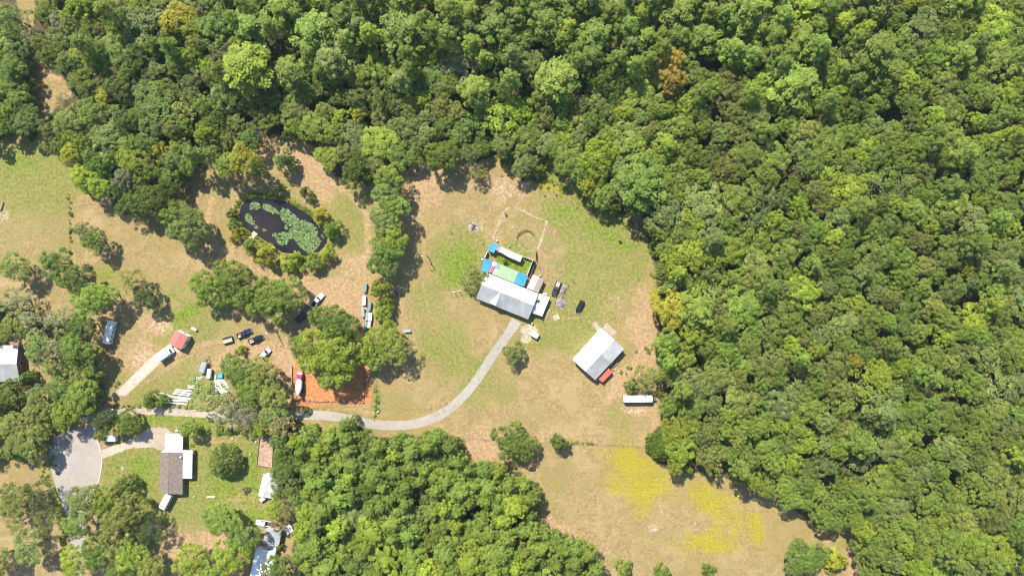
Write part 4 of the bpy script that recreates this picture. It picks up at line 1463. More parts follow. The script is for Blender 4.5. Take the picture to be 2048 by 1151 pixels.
# ------------------------------------------------------------------ building materials
M_WHITE = mat('white_painted_metal', (0.78, 0.77, 0.75), 0.45, var=0.06, scale=0.5, spec=0.5)
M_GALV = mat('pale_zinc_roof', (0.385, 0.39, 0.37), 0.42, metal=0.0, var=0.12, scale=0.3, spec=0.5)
M_GALV2 = mat('grey_and_shaded_zinc_roof', (0.275, 0.285, 0.27), 0.45, var=0.13, scale=0.3, spec=0.5)  # also for slopes turned from the sun, their shade put into the colour
M_BARNW = mat('white_and_sunlit_roof_sheet', (0.72, 0.72, 0.72), 0.4, var=0.04, scale=0.3)  # also for sun-facing slopes, their brightness put into the colour
M_BARNG = mat('older_roof_sheet', (0.50, 0.51, 0.49), 0.45, var=0.06, scale=0.3)
M_WALL = mat('cream_wall', (0.55, 0.52, 0.46), 0.8, var=0.1, scale=0.6)
M_WALLW = mat('white_wall', (0.68, 0.67, 0.65), 0.75, var=0.08, scale=0.6)
M_BRICK = mat('brown_brick_wall', (0.25, 0.15, 0.105), 0.85, var=0.25, scale=4, bump=0.3)
M_TEALW = mat('teal_wall', (0.20, 0.30, 0.29), 0.7, var=0.1)
M_SHING = mat('brown_shingles', (0.175, 0.138, 0.108), 0.9, var=0.16, scale=1.1, bump=0.4, bscale=3)
M_BLUE = mat('blue_plastic_sheet', (0.03, 0.22, 0.40), 0.5, var=0.2, scale=0.9)
M_MINT = mat('mint_plastic_sheet', (0.235, 0.375, 0.19), 0.5, var=0.13, scale=0.8)
M_TEAL = mat('teal_grey_sheet', (0.17, 0.26, 0.235), 0.45, var=0.08)
M_SAGE = mat('sage_sheet', (0.32, 0.36, 0.26), 0.45, var=0.08)
M_PINK = mat('faded_red_sheet', (0.42, 0.115, 0.19), 0.5, var=0.12)
M_CORAL = mat('coral_sheet', (0.55, 0.17, 0.19), 0.5, var=0.1)
M_BEIGE = mat('beige_sheet', (0.45, 0.39, 0.315), 0.5, var=0.08, scale=0.5)
M_TAN = mat('tan_roof_sheet', (0.35, 0.28, 0.21), 0.55, var=0.1, scale=0.5)
M_RED = mat('faded_red_roof', (0.40, 0.10, 0.075), 0.55, var=0.28, scale=0.6, tint=(0.34, 0.115, 0.085))
M_CONTR = mat('orange_red_container', (0.50, 0.10, 0.055), 0.5, var=0.15, scale=0.8)
M_GLASS = mat('dark_window_glass', (0.02, 0.028, 0.035), 0.08, var=0.2, spec=0.7)
M_WOOD = mat('weathered_wood', (0.26, 0.19, 0.125), 0.85, var=0.25, scale=2.5, bump=0.3)
M_DKWOOD = mat('dark_timber', (0.075, 0.055, 0.045), 0.85, var=0.3, scale=2.5)
M_PALEW = mat('pale_timber', (0.46, 0.36, 0.25), 0.85, var=0.2, scale=2.0)
M_STEEL = mat('dull_steel', (0.33, 0.34, 0.35), 0.4, metal=0.7, var=0.15)
M_BLACK = mat('black_rubber', (0.018, 0.018, 0.02), 0.8, var=0.3)
M_DARKM = mat('black_painted_steel', (0.03, 0.032, 0.036), 0.4, var=0.3)
M_TRIM = mat('white_trim', (0.72, 0.72, 0.72), 0.5, var=0.05)


def centroid(pts):
    c = Vector((0, 0, 0))
    for p in pts:
        c += p
    return c / len(pts)


def inset(pts, d):
    c = centroid(pts)
    r = []
    for p in pts:
        v = Vector((p.x - c.x, p.y - c.y, 0))
        L_ = v.length
        r.append(Vector((c.x + v.x * (L_ - d * 1.41) / L_, c.y + v.y * (L_ - d * 1.41) / L_, p.z)))
    return r


def seams(mb, a, b, c, d, step=0.95, w=0.05, h=0.035):
    """raised ribs of sheet metal running from edge ab to edge dc"""
    n = max(2, int((b - a).length / step))
    e = (b - a).normalized() * w * .5
    for i in range(n + 1):
        t = min(max(i / n, 0.004), 0.996)
        p, q = a.lerp(b, t), d.lerp(c, t)
        u = Vector((0, 0, h))
        mb.add([p - e, p + e, q + e, q - e, p - e + u, p + e + u, q + e + u, q - e + u], [(4, 5, 6, 7), (0, 4, 7, 3), (1, 2, 6, 5), (0, 1, 5, 4), (2, 3, 7, 6)])


def wall_openings(root, A, B, ht, org, spec):
    """windows and doors on the wall from A to B; spec: (kind, t, width, height, sill)"""
    d = (B - A)
    d.z = 0
    L_ = d.length
    ang = math.atan2(d.y, d.x)
    for kind, t, w, h, sill in spec:
        p = A.lerp(B, t)
        c = (p.x, p.y, sill + h / 2)
        fr_ = MB().box(c, (w + .16, .13, h + .16), ang).build('door' if kind == 'door' else ('garage_door' if kind == 'garage' else 'window'), M_TRIM, root, origin=org)
        MB().box(c, (w, .17, h), ang).build('panel' if kind != 'window' else 'pane', M_GLASS if kind == 'window' else (M_WHITE if kind == 'garage' else M_WOOD), fr_, origin=org)
        if kind == 'door':
            MB().box((p.x + math.cos(ang) * w * .35, p.y + math.sin(ang) * w * .35, sill + 1.0), (.12, .24, .06), ang).build('handle', M_STEEL, fr_, origin=org)


def gable(root, org, P, ez, rz, mats, wall, over=0.4, t=0.5, rib=True, names=('roof_slope', 'roof_slope'), cuts=None, openings=(), capm=None):
    """P: four eave corners on the map, edge 0-1 parallel to the ridge; returns ridge ends"""
    A, B, C_, D = [W(x, y, ez) for x, y in P]
    R0, R1 = A.lerp(D, t), B.lerp(C_, t)
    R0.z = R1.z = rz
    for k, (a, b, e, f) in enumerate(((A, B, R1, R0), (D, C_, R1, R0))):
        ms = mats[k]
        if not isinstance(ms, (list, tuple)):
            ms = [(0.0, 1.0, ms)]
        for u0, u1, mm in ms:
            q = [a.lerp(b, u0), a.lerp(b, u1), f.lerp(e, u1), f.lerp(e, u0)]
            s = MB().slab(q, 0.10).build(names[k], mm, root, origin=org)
            if rib:
                rb = MB()
                seams(rb, *[v + Vector((0, 0, .002)) for v in q])
                rb.build('sheet_ribs', mm, s, origin=org)
    d = R1 - R0
    MB().box(((R0.x + R1.x) / 2, (R0.y + R1.y) / 2, rz + .03), (d.length + .04, .34, .07), math.atan2(d.y, d.x)).build('ridge_cap', capm or (mats[0] if not isinstance(mats[0], (list, tuple)) else mats[0][0][2]), root, origin=org)
    wa, wb, wc, wd = inset([A, B, C_, D], over)
    zt = ez - 0.1 + (rz - ez) * over / max(.5, (A - R0).length) * .6
    g0, g1 = wa.lerp(wd, t), wb.lerp(wc, t)
    zr = rz - 0.22
    vs = [(p.x, p.y, z) for z in (-.05, zt) for p in (wa, wb, wc, wd)] + [(g0.x, g0.y, zr), (g1.x, g1.y, zr)]
    MB().add(vs, [(0, 1, 5, 4), (2, 3, 7, 6), (1, 2, 6, 9, 5), (3, 0, 4, 8, 7), (4, 5, 9, 8), (6, 7, 8, 9)]).build('wall', wall, root, origin=org)
    edges = {'ab': (wa, wb), 'bc': (wb, wc), 'cd': (wc, wd), 'da': (wd, wa)}
    for e, spec in openings:
        wall_openings(root, *edges[e], zt, org, spec)
    return R0, R1, (A, B, C_, D)


def flatroof(root, org, P, zs, m, wall=None, name='roof', over=0.25, thick=0.12, rib=None, posts=None, openings=(), wname='wall'):
    """single-pitch roof over map corners P at heights zs"""
    Q = [W(x, y, z) for (x, y), z in zip(P, zs)]
    s = MB().slab(Q, thick).build(name, m, root, origin=org)
    if rib is not None:
        r = MB()
        k = rib
        seams(r, *[Q[(i + k) % 4] + Vector((0, 0, .002)) for i in range(4)])
        r.build('sheet_ribs', m, s, origin=org)
    I = inset(Q, over)
    if wall is not None:
        n = len(I)
        vs = [(p.x, p.y, -.05) for p in I] + [(p.x, p.y, p.z - thick - .004) for p in I]
        MB().add(vs, [tuple(range(n, 2 * n))] + [(i, (i + 1) % n, n + (i + 1) % n, n + i) for i in range(n)]).build(wname, wall, root, origin=org)
    if posts is not None:
        for p in I:
            MB().box((p.x, p.y, (p.z - thick) / 2 - .002), (.14, .14, p.z - thick), 0).build('post', posts, root, origin=org)
    for (i, j), spec in openings:
        wall_openings(root, I[i], I[j], 2.4, org, spec)
    return Q, I


def base(pts, z=0.0):
    c = centroid([W(x, y, 0) for x, y in pts])
    return (c.x, c.y, z)


def off(o):
    """origin for children of a thing"""
    return tuple(o.location)


# ------------------------------------------------------------------ main house
P = [Z1(*p) for p in [(318, 448), (942, 700), (818, 1010), (193, 758)]]
house = thing('main_house', 'long pale metal-roofed house with a front gable at the top of the driveway', 'house', base(P))
og_ = off(house)
win = [('window', .12, 1.3, 1.1, 1.0), ('window', .38, 1.3, 1.1, 1.0), ('door', .52, .95, 2.05, 0.02), ('window', .68, 1.6, 1.1, 1.0), ('garage', .86, 2.8, 2.2, 0.02)]
R0, R1, cor = gable(house, og_, P, 3.3, 5.2, (M_GALV, [(0, 1, M_GALV2)]), M_WALL, 0.45, 0.46, openings=[('cd', win), ('ab', [('window', .2, 1.2, 1.0, 1.0), ('window', .7, 1.2, 1.0, 1.0)]), ('bc', [('window', .4, 1.2, 1.0, 1.0)])])  # front slope darker: its shade is painted into the sheet colour
# front gable
G0 = W(*Z1(490, 660), 5.12)
G1 = W(*Z1(424, 846), 5.02)
Vw = W(*Z1(352, 798), 3.36)
Ve = W(*Z1(506, 886), 3.36)
for nm, tri, mm in (('gable_roof_slope', [G0, G1, Vw], M_BARNW), ('gable_roof_slope', [G0, Ve, G1], M_GALV2)):  # sun-facing facet painted white, the shaded one painted grey
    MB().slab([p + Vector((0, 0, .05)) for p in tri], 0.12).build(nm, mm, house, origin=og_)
iw = [p.lerp(G0, .03) for p in (Vw, Ve, G1)]
MB().slab([Vector((p.x, p.y, p.z)) for p in iw], .02)
b = MB()
ft = (Ve - Vw).normalized().cross(Vector((0, 0, 1))) * .12
vs = [iw[0] - Vector((0, 0, .2)), iw[1] - Vector((0, 0, .2)), iw[2] - Vector((0, 0, .25))]
b.add([v + ft * k for k in (-1, 1) for v in vs], [(0, 1, 2), (5, 4, 3), (0, 1, 4, 3), (1, 2, 5, 4), (2, 0, 3, 5)])
b.build('gable_end', M_WALL, house, origin=og_)
for tx, ty in ((330, 690), (640, 640), (760, 860)):
    q = W(*Z1(tx, ty), 4.0)
    MB().tube((q.x, q.y, 3.4), (q.x, q.y, 4.6), .09, .09, 8).build('vent_pipe', M_STEEL, house, origin=og_)

# covered yard along the back of the house: loose-laid coloured sheets
yard = thing('patio_roof', 'low patio roof of blue, mint and red sheets behind the main house', 'patio roof', base([Z1(540, 440)]))
og_ = off(yard)
for poly, z, mm in (([(288, 273), (388, 312), (330, 452), (250, 420)], 2.75, M_BLUE), ([(398, 316), (437, 330), (418, 374), (380, 358)], 2.72, M_WHITE), ([(440, 332), (482, 350), (460, 410), (414, 392)], 2.76, M_TEAL),
                    ([(374, 360), (412, 376), (382, 448), (336, 446)], 2.74, M_PINK), ([(414, 398), (474, 412), (438, 486), (384, 466)], 2.73, M_SAGE), ([(486, 350), (698, 438), (644, 572), (440, 488)], 2.78, M_MINT), ([(702, 438), (816, 484), (768, 616), (646, 575)], 2.75, M_BLUE)):
    q = [W(*Z1(*p), z) for p in poly]
    s = MB().slab(q, .06).build('roof_sheet', mm, yard, origin=og_)
    rb = MB()
    seams(rb, *[v + Vector((0, 0, .002)) for v in (q[0], q[1], q[2], q[3])], step=.8, h=.03)
    rb.build('sheet_ribs', mm, s, origin=og_)
for x, y in ((295, 285), (400, 325), (500, 365), (600, 408), (700, 448), (805, 490), (765, 600), (262, 415)):
    p = W(*Z1(x, y))
    MB().box((p.x, p.y, 1.33), (.12, .12, 2.66)).build('post', M_WOOD, yard, origin=og_)
for a, c in (((285, 280), (812, 492)), ((252, 408), (640, 566))):
    p, q = W(*Z1(*a), 2.62), W(*Z1(*c), 2.62)
    MB().tube(p, q, .06, .06, 4).build('beam', M_WOOD, yard, origin=og_)

# row of small sheds closing the courtyard
row = thing('courtyard_sheds', 'narrow row of sheds under blue, red, beige and white sheets closing the courtyard', 'shed', base([Z1(540, 210)]))
og_ = off(row)
for nm, poly, z, mm, wl_ in (('blue', [(376, 88), (490, 134), (468, 186), (425, 178), (405, 216), (335, 182)], 2.7, M_BLUE, M_WALLW), ('white', [(493, 138), (522, 150), (488, 208), (462, 196)], 2.66, M_WHITE, M_WALLW),
                             ('beige', [(524, 150), (610, 190), (580, 262), (490, 208)], 2.72, M_BEIGE, M_WALLW), ('pale', [(612, 190), (752, 252), (722, 322), (578, 262)], 2.8, M_GALV, M_WALLW)):
    q = [W(*Z1(*p), z) for p in poly]
    MB().slab(q, .07).build('roof_sheet', mm, row, origin=og_)
    I = inset(q, .14)
    n = len(I)
    MB().add([(p.x, p.y, -.05) for p in I] + [(p.x, p.y, z - .075) for p in I], [tuple(range(n, 2 * n))] + [(i, (i + 1) % n, n + (i + 1) % n, n + i) for i in range(n)]).build('wall', wl_, row, origin=og_)
q = [W(*Z1(*p), 2.76) for p in ((452, 150), (486, 158), (472, 192), (436, 182))]
MB().slab(q, .05).build('roof_sheet', M_CORAL, row, origin=og_)
for x, y in ((450, 205), (550, 250), (660, 296)):
    p = W(*Z1(x, y))
    MB().box((p.x, p.y, 1.05), (.9, .1, 2.05), math.radians(-24)).build('door', M_WOOD, row, origin=og_)

# courtyard walls
cw = thing('courtyard_wall', 'white wall and board fence, darkened for shadow, round the small green courtyard', 'wall', base([Z1(800, 380)]))
og_ = off(cw)
for a, c, h, w, mm in (((332, 196), (300, 272), 2.2, .18, M_WALLW), ((756, 256), (872, 302), 2.0, .12, M_WALLW), ((872, 302), (806, 478), 2.0, .12, M_WALLW), ((905, 325), (835, 515), 1.7, .08, M_DKWOOD), ((872, 306), (905, 325), 1.7, .08, M_DKWOOD)):  # outer boards dark: the shadow lying there is put into their colour
    p, q = W(*Z1(*a)), W(*Z1(*c))
    d = q - p
    n = max(1, int(d.length / 1.9))
    for i in range(n):
        m0 = p.lerp(q, (i + .5) / n)
        MB().box((m0.x, m0.y, h / 2 - .03), (d.length / n - .04, w, h), math.atan2(d.y, d.x)).build('wall_panel', mm, cw, origin=og_)
gate = thing('open_gate', 'tall dark gate standing open at the corner of the courtyard', 'gate', base([Z1(915, 240)]))
og_ = off(gate)
p, q = W(*Z1(908, 182)), W(*Z1(912, 296))
for i in range(6):
    m0 = p.lerp(q, (i + .5) / 6)
    MB().box((m0.x, m0.y, 1.12), (.10, .56, 1.9), 0).build('board', M_DKWOOD, gate, origin=og_)
for m0 in (p, q):
    MB().tube((m0.x, m0.y, -.1), (m0.x, m0.y, 2.3), .07, .07, 6).build('gate_post', M_STEEL, gate, origin=og_)

P = [Z1(*p) for p in [(876, 470), (800, 632), (940, 690), (1012, 532)]]
an = thing('beige_annex', 'small beige gabled annex at the right end of the patio roof', 'annex', base(P))
gable(an, off(an), P, 2.7, 3.5, (M_BEIGE, M_TAN), M_WALL, .3, .52, openings=[('cd', [('door', .5, .9, 2.0, .02)]), ('da', [('window', .5, 1.0, .9, 1.0)])])
P = [Z1(*p) for p in [(955, 698), (1078, 745), (985, 972), (862, 930)]]
wa_ = thing('white_annex', 'flat white-roofed annex on the right end of the main house', 'annex', base(P))
flatroof(wa_, off(wa_), P, (3.0, 2.6, 2.6, 3.0), M_BARNW, M_TEALW, rib=3, over=.3, openings=[((1, 2), [('door', .3, .9, 2.0, .02), ('window', .7, 1.2, 1.0, 1.0)]), ((2, 3), [('window', .5, 1.2, 1.0, 1.0)])])
# raised deck and steps beside it
dk = thing('wooden_ramp', 'narrow reddish wooden ramp beside the white annex', 'ramp', base([Z1(1052, 950)]))
og_ = off(dk)
p, q = W(*Z1(1082, 885)), W(*Z1(1022, 1008))
for i in range(14):
    m0 = p.lerp(q, (i + .5) / 14)
    MB().box((m0.x, m0.y, .45 - .028 * i), (1.0, .20, .06), math.radians(-25)).build('board', M_PALEW if i % 3 else M_WOOD, dk, origin=og_)
for s in (-1, 1):
    d = Vector((math.cos(math.radians(-25)), math.sin(math.radians(-25)), 0)) * .45 * s
    for i in (0.05, .5, .95):
        m0 = p.lerp(q, i) + d
        MB().box((m0.x, m0.y, .2 - .1 * i), (.1, .1, .5 - .3 * i)).build('post', M_WOOD, dk, origin=og_)

# ------------------------------------------------------------------ barn
P = [Z2(*p) for p in [(498, 153), (155, 537), (422, 777), (772, 402)]]
barn = thing('barn', 'large white-roofed metal barn set at an angle in the right field', 'barn', base(P))
gable(barn, off(barn), P, 4.0, 5.6, ([(0, .62, M_BARNW), (.62, 1, M_BARNG)], [(0, .46, M_GALV), (.46, 1, M_GALV2)]), M_WALLW, .25, .53, openings=[('cd', [('garage', .35, 3.2, 3.0, .02), ('garage', .75, 3.2, 3.0, .02)]), ('bc', [('door', .5, 1.0, 2.1, .02), ('window', .25, 1.2, 1.0, 1.2)]), ('da', [('window', .3, 1.2, 1.0, 1.2), ('window', .7, 1.2, 1.0, 1.2)])])  # slope away from the sun painted greyer to carry its shade
P = [Z2(*p) for p in [(580, 628), (632, 680), (510, 803), (453, 760)]]
ct = thing('red_container', 'orange-red storage container beside the barn', 'container', base(P))
Q, I = flatroof(ct, off(ct), P, (2.6,) * 4, M_CONTR, M_CONTR, name='top', over=.04, thick=.1, wname='body', rib=1)
for a, c, n in ((0, 3, 14), (1, 2, 14)):
    b = MB()
    for i in range(n):
        m0 = I[a].lerp(I[c], (i + .5) / n)
        d = I[c] - I[a]
        b.box((m0.x, m0.y, 1.2), (.14, .1, 2.2), math.atan2(d.y, d.x))
    b.build('side_ribs', M_CONTR, ct, origin=off(ct))
for t_ in (.27, .73):
    m0 = I[2].lerp(I[3], t_)
    d = I[3] - I[2]
    MB().box((m0.x, m0.y, 1.25), (d.length * .45, .08, 2.3), math.atan2(d.y, d.x)).build('door', M_CONTR, ct, origin=off(ct))
for nm, poly, lab in (('concrete_pad', [(415, 68), (490, 150), (452, 192), (384, 112)], 'small concrete pad at the upper corner of the barn'), ('concrete_apron', [(556, 90), (692, 212), (618, 242), (512, 152)], 'wide pinkish concrete apron at the upper end of the barn')):
    tag(MB().slab([(W(*Z2(*p)).x, W(*Z2(*p)).y, .04) for p in poly], .12).build(nm, paving('pinkish_concrete', (0.35, 0.27, 0.205), (0.26, 0.195, 0.145), .2)), lab, 'concrete pad', kind='structure')
rack = thing('timber_rack', 'two pale timber beams on trestles between the barn and the red container', 'rack', base([Z2(640, 610)]))
for a, c in (((600, 660), (692, 572)), ((620, 668), (640, 640)), ((598, 622), (640, 560))):
    MB().tube(W(*Z2(*a), .7), W(*Z2(*c), .7), .14, .14, 4).build('beam', M_PALEW, rack, origin=off(rack))
for x, y in ((612, 645), (670, 592)):
    p = W(*Z2(x, y))
    MB().box((p.x, p.y, .28), (.9, .12, .56), math.radians(-45)).build('trestle', M_WOOD, rack, origin=off(rack))

# ------------------------------------------------------------------ red-roofed shed
P = [Z6(*p) for p in [(1165, 150), (1055, 352), (1242, 448), (1352, 248)]]
sh = thing('red_shed', 'small white shed with a faded red roof at the end of the concrete drive', 'shed', base(P))
R0_, R1_, _c = gable(sh, off(sh), P, 3.5, 4.0, ([(0, .5, M_RED), (.5, 1, M_RED)], M_RED), M_WALLW, .12, .5, openings=[('bc', [('garage', .5, 2.8, 2.5, .02)]), ('cd', [('window', .5, 1.0, .9, 1.2)]), ('da', [('window', .5, 1.0, .9, 1.2)])])

# ------------------------------------------------------------------ brown-roofed house
P = [Z8(*p) for p in [(845, 376), (828, 862), (1108, 884), (1114, 384)]]
bh = thing('brown_house', 'ranch house with a brown shingle roof, carport and white patio cover', 'house', base(P))
og_ = off(bh)
gable(bh, og_, P, 3.0, 4.1, (M_SHING, M_SHING), M_BRICK, .45, .44, rib=False, openings=[('ab', [('window', .2, 1.6, 1.2, .9), ('door', .42, .95, 2.05, .02), ('window', .65, 1.6, 1.2, .9), ('window', .87, 1.2, 1.2, .9)]), ('bc', [('window', .5, 1.2, 1.0, 1.0)]), ('cd', [('window', .2, 1.2, 1.0, 1.0), ('door', .45, .95, 2.05, .02)])])
# courses of shingles: thin proud strips on both slopes
A, B, C_, D = [W(x, y, 3.0) for x, y in P]
r0, r1 = A.lerp(D, .44), B.lerp(C_, .44)
r0.z = r1.z = 4.1
for a, c in ((A, B), (D, C_)):
    b = MB()
    for i in range(1, 16):
        t0 = i / 16
        e0, e1 = a.lerp(r0, t0), c.lerp(r1, t0)
        f0, f1 = a.lerp(r0, t0 + .03), c.lerp(r1, t0 + .03)
        up = Vector((0, 0, .03))
        b.add([e0 + up, e1 + up, f1 + Vector((0, 0, .004)), f0 + Vector((0, 0, .004)), e0 + Vector((0, 0, .002)), e1 + Vector((0, 0, .002))], [(0, 1, 2, 3), (4, 5, 1, 0)])
    tag(b.build('shingle_courses', M_SHING, bh, origin=og_), kind='stuff')
q = W(*Z8(1092, 436), 3.4)
MB().tube((q.x, q.y, 2.9), (q.x, q.y, 4.3), .25, .25, 10).build('vent_cap', M_WHITE, bh, origin=og_)
MB().tube(W(*Z8(1020, 458), 3.95), W(*Z8(1085, 458), 3.7), .05, .05, 5).build('antenna', M_STEEL, bh, origin=og_)
flatroof(bh, og_, [Z8(*p) for p in [(900, 155), (1118, 155), (1112, 372), (894, 352)]], (2.7, 2.7, 2.9, 2.9), M_GALV, None, name='carport_roof', rib=0, posts=M_TRIM, over=.3)
q = [W(*Z8(*p), 3.12) for p in ((894, 352), (1114, 370), (1114, 388), (845, 380))]
MB().slab(q, .08).build('carport_flashing', M_BARNW, bh, origin=og_)
flatroof(bh, og_, [Z8(*p) for p in [(1117, 358), (1228, 360), (1222, 698), (1112, 694)]], (2.95, 2.6, 2.6, 2.95), M_BARNW, None, name='patio_cover', rib=3, posts=M_TRIM, over=.25)
p = W(*Z8(1122, 800))
MB().box((p.x, p.y, 1.2), (1.1, 4.6, 2.4), math.radians(-2)).build('porch_room', M_TEALW, bh, origin=og_)

# ------------------------------------------------------------------ white shed by the pine wood, grey shop, long white roof, roof at the left edge
P = [Z9(*p) for p in [(458, 692), (372, 1040), (612, 1092), (735, 770)]]
ws = thing('white_shed', 'white-roofed shed half hidden by trees beside the pine wood', 'shed', base(P))
gable(ws, off(ws), P, 3.2, 4.0, (M_BARNW, M_GALV), M_WALLW, .3, .32, openings=[('ab', [('door', .5, 1.0, 2.0, .02), ('window', .25, 1.0, .9, 1.1)]), ('bc', [('garage', .5, 2.6, 2.3, .02)])])
P = [Z10(*p) for p in [(482, 398), (742, 440), (705, 650), (445, 640)]]
gs = thing('grey_shop', 'grey metal-roofed workshop next to the long white roof', 'workshop', base(P))
flatroof(gs, off(gs), P, (3.2, 2.9, 2.9, 3.2), M_GALV2, M_WALL, rib=3, openings=[((3, 0), [('garage', .5, 2.8, 2.3, .02)]), ((1, 2), [('window', .5, 1.2, 1.0, 1.1)])])
flatroof(gs, off(gs), [Z10(*p) for p in [(492, 646), (690, 656), (655, 742), (470, 706)]], (2.7,) * 4, M_GALV, M_WALL, name='link_roof', wname='link_wall')
P = [Z10(*p) for p in [(335, 700), (215, 1260), (520, 1330), (652, 742)]]
lw = thing('long_white_house', 'long white-roofed house cut by the bottom edge, dappled with tree shade', 'house', base(P))
gable(lw, off(lw), P, 3.1, 4.0, (M_BARNW, M_BARNW), M_WALLW, .35, .5, openings=[('ab', [('window', .2, 1.2, 1.0, 1.0), ('window', .6, 1.2, 1.0, 1.0)]), ('cd', [('window', .3, 1.2, 1.0, 1.0), ('door', .5, .95, 2.0, .02)])])
P = [(-60, 690), (37, 690), (40, 762), (-60, 765)]
le = thing('grey_roofed_house', 'house with a pale grey roof cut by the left edge of the picture', 'house', base(P))
gable(le, off(le), P, 3.2, 4.6, (M_GALV, M_GALV2), M_BRICK, .4, .5, openings=[('bc', [('window', .5, 1.3, 1.1, 1.0)]), ('cd', [('window', .7, 1.3, 1.1, 1.0)])])  # lower slope takes the darker sheet, with shade in its colour

# ------------------------------------------------------------------ vehicles
M_PWHITE = mat('white_car_paint', (0.72, 0.72, 0.72), 0.25, var=0.04, spec=0.6)
M_PBLACK = mat('black_car_paint', (0.012, 0.013, 0.016), 0.18, var=0.2, spec=0.6)
M_PGREY = mat('charcoal_car_paint', (0.035, 0.04, 0.045), 0.22, var=0.15, spec=0.6)
M_PSILV = mat('silver_car_paint', (0.42, 0.43, 0.45), 0.28, metal=0.4, var=0.06)
M_PNAVY = mat('navy_car_paint', (0.015, 0.025, 0.055), 0.22, var=0.15, spec=0.6)
M_MAG = mat('magenta_truck_paint', (0.62, 0.02, 0.16), 0.35, var=0.1)
M_LAMP = mat('clear_lamp', (0.7, 0.7, 0.68), 0.15, var=0.03)
M_TAIL = mat('red_lamp', (0.35, 0.01, 0.01), 0.25, var=0.05)
M_BEDL = mat('black_bed_liner', (0.03, 0.03, 0.032), 0.8, var=0.2)
M_BOXT = mat('teal_grey_box_paint', (0.135, 0.21, 0.205), 0.5, var=0.15, scale=0.8)
M_BOXG = mat('grey_box_paint', (0.24, 0.265, 0.26), 0.55, var=0.15, scale=0.8)
M_TURQ = mat('turquoise_plastic', (0.06, 0.42, 0.46), 0.45, var=0.1)
M_TARP = mat('grey_brown_tarpaulin', (0.235, 0.20, 0.185), 0.8, var=0.25, scale=1.2, bump=0.5, bscale=2)
M_ROCK = mat('pale_stone', (0.37, 0.30, 0.235), 0.9, var=0.3, scale=2, bump=0.4)
M_CHAR = mat('charred_wood', (0.10, 0.075, 0.085), 0.95, var=0.4, scale=3)
M_BLUEM = mat('blue_machine_paint', (0.03, 0.045, 0.28), 0.45, var=0.2)
M_PIPE = mat('white_beam_paint', (0.70, 0.69, 0.67), 0.5, var=0.1, scale=0.7)
M_STRAW = mat('dry_vine', (0.16, 0.17, 0.055), 0.95, var=0.3, scale=3)


def place(name, label, cat, px, py, head, z=0.8, group=None):
    c = W(px, py, z)
    return thing(name, label, cat, (c.x, c.y, 0), math.atan2(-head[1], head[0]), group)


def wheel(root, x, y, r, w=0.24, rim=M_STEEL):
    t = MB().tube((x, y - w / 2, r), (x, y + w / 2, r), r, r, 16).build('wheel', M_BLACK, root)
    s = 1 if y > 0 else -1
    MB().tube((x, y + s * (w / 2 - .02), r), (x, y + s * (w / 2 + .015), r), r * .58, r * .52, 12).build('rim', rim, t)


def ring(x, hw, z0, zs, zt, wt, sh=.10):
    """cross section of a car body, rounded at the shoulder"""
    return [(x, -hw * .93, z0), (x, hw * .93, z0), (x, hw, z0 + .18), (x, hw, zs), (x, hw - sh * .3, zt - .04), (x, wt, zt), (x, -wt, zt), (x, -hw + sh * .3, zt - .04), (x, -hw, zs), (x, -hw, z0 + .18)]


def glasshouse(root, x0, x1, z0, z1, hw, rake_f, rake_r, paint):
    """windows all round and a painted roof"""
    b = MB()
    b.loft([[(x0, -hw, z0), (x0 + rake_r, -hw * .84, z1), (x0 + rake_r, hw * .84, z1), (x0, hw, z0)], [(x1, -hw, z0), (x1 - rake_f, -hw * .84, z1), (x1 - rake_f, hw * .84, z1), (x1, hw, z0)]])
    g = b.build('windows', M_GLASS, root)
    zr = z1
    ro = MB()
    xa, xb = x0 + rake_r * .92, x1 - rake_f * .92
    ro.loft([[(xa, -hw * .86, zr - .03), (xa, -hw * .8, zr + .05), (xa, hw * .8, zr + .05), (xa, hw * .86, zr - .03)], [((xa + xb) / 2, -hw * .87, zr - .02), ((xa + xb) / 2, -hw * .8, zr + .08), ((xa + xb) / 2, hw * .8, zr + .08), ((xa + xb) / 2, hw * .87, zr - .02)], [(xb, -hw * .86, zr - .03), (xb, -hw * .8, zr + .05), (xb, hw * .8, zr + .05), (xb, hw * .86, zr - .03)]])
    r = ro.build('cab_roof', paint, root, smooth=False)
    pl = MB()
    xm = (x0 + x1) / 2
    for s in (-1, 1):
        for (xa_, xb_, xt_) in ((x0, x0, x0 + rake_r), (x1, x1, x1 - rake_f), (xm, xm, xm)):
            pl.tube((xa_, s * hw * 1.005, z0), (xt_, s * hw * .85, z1), .055, .055, 4)
    pl.build('pillars', paint, root)
    return g


def lights(root, L, hw, z):
    for s in (-1, 1):
        MB().box((L / 2 - .02, s * hw * .74, z), (.12, .34, .18)).build('headlight', M_LAMP, root)
        MB().box((-L / 2 + .02, s * hw * .86, z + .06), (.10, .16, .26)).build('tail_light', M_TAIL, root)
        MB().box((L * .14, s * (hw + .12), z + .32), (.16, .22, .16)).build('mirror', M_BLACK, root)


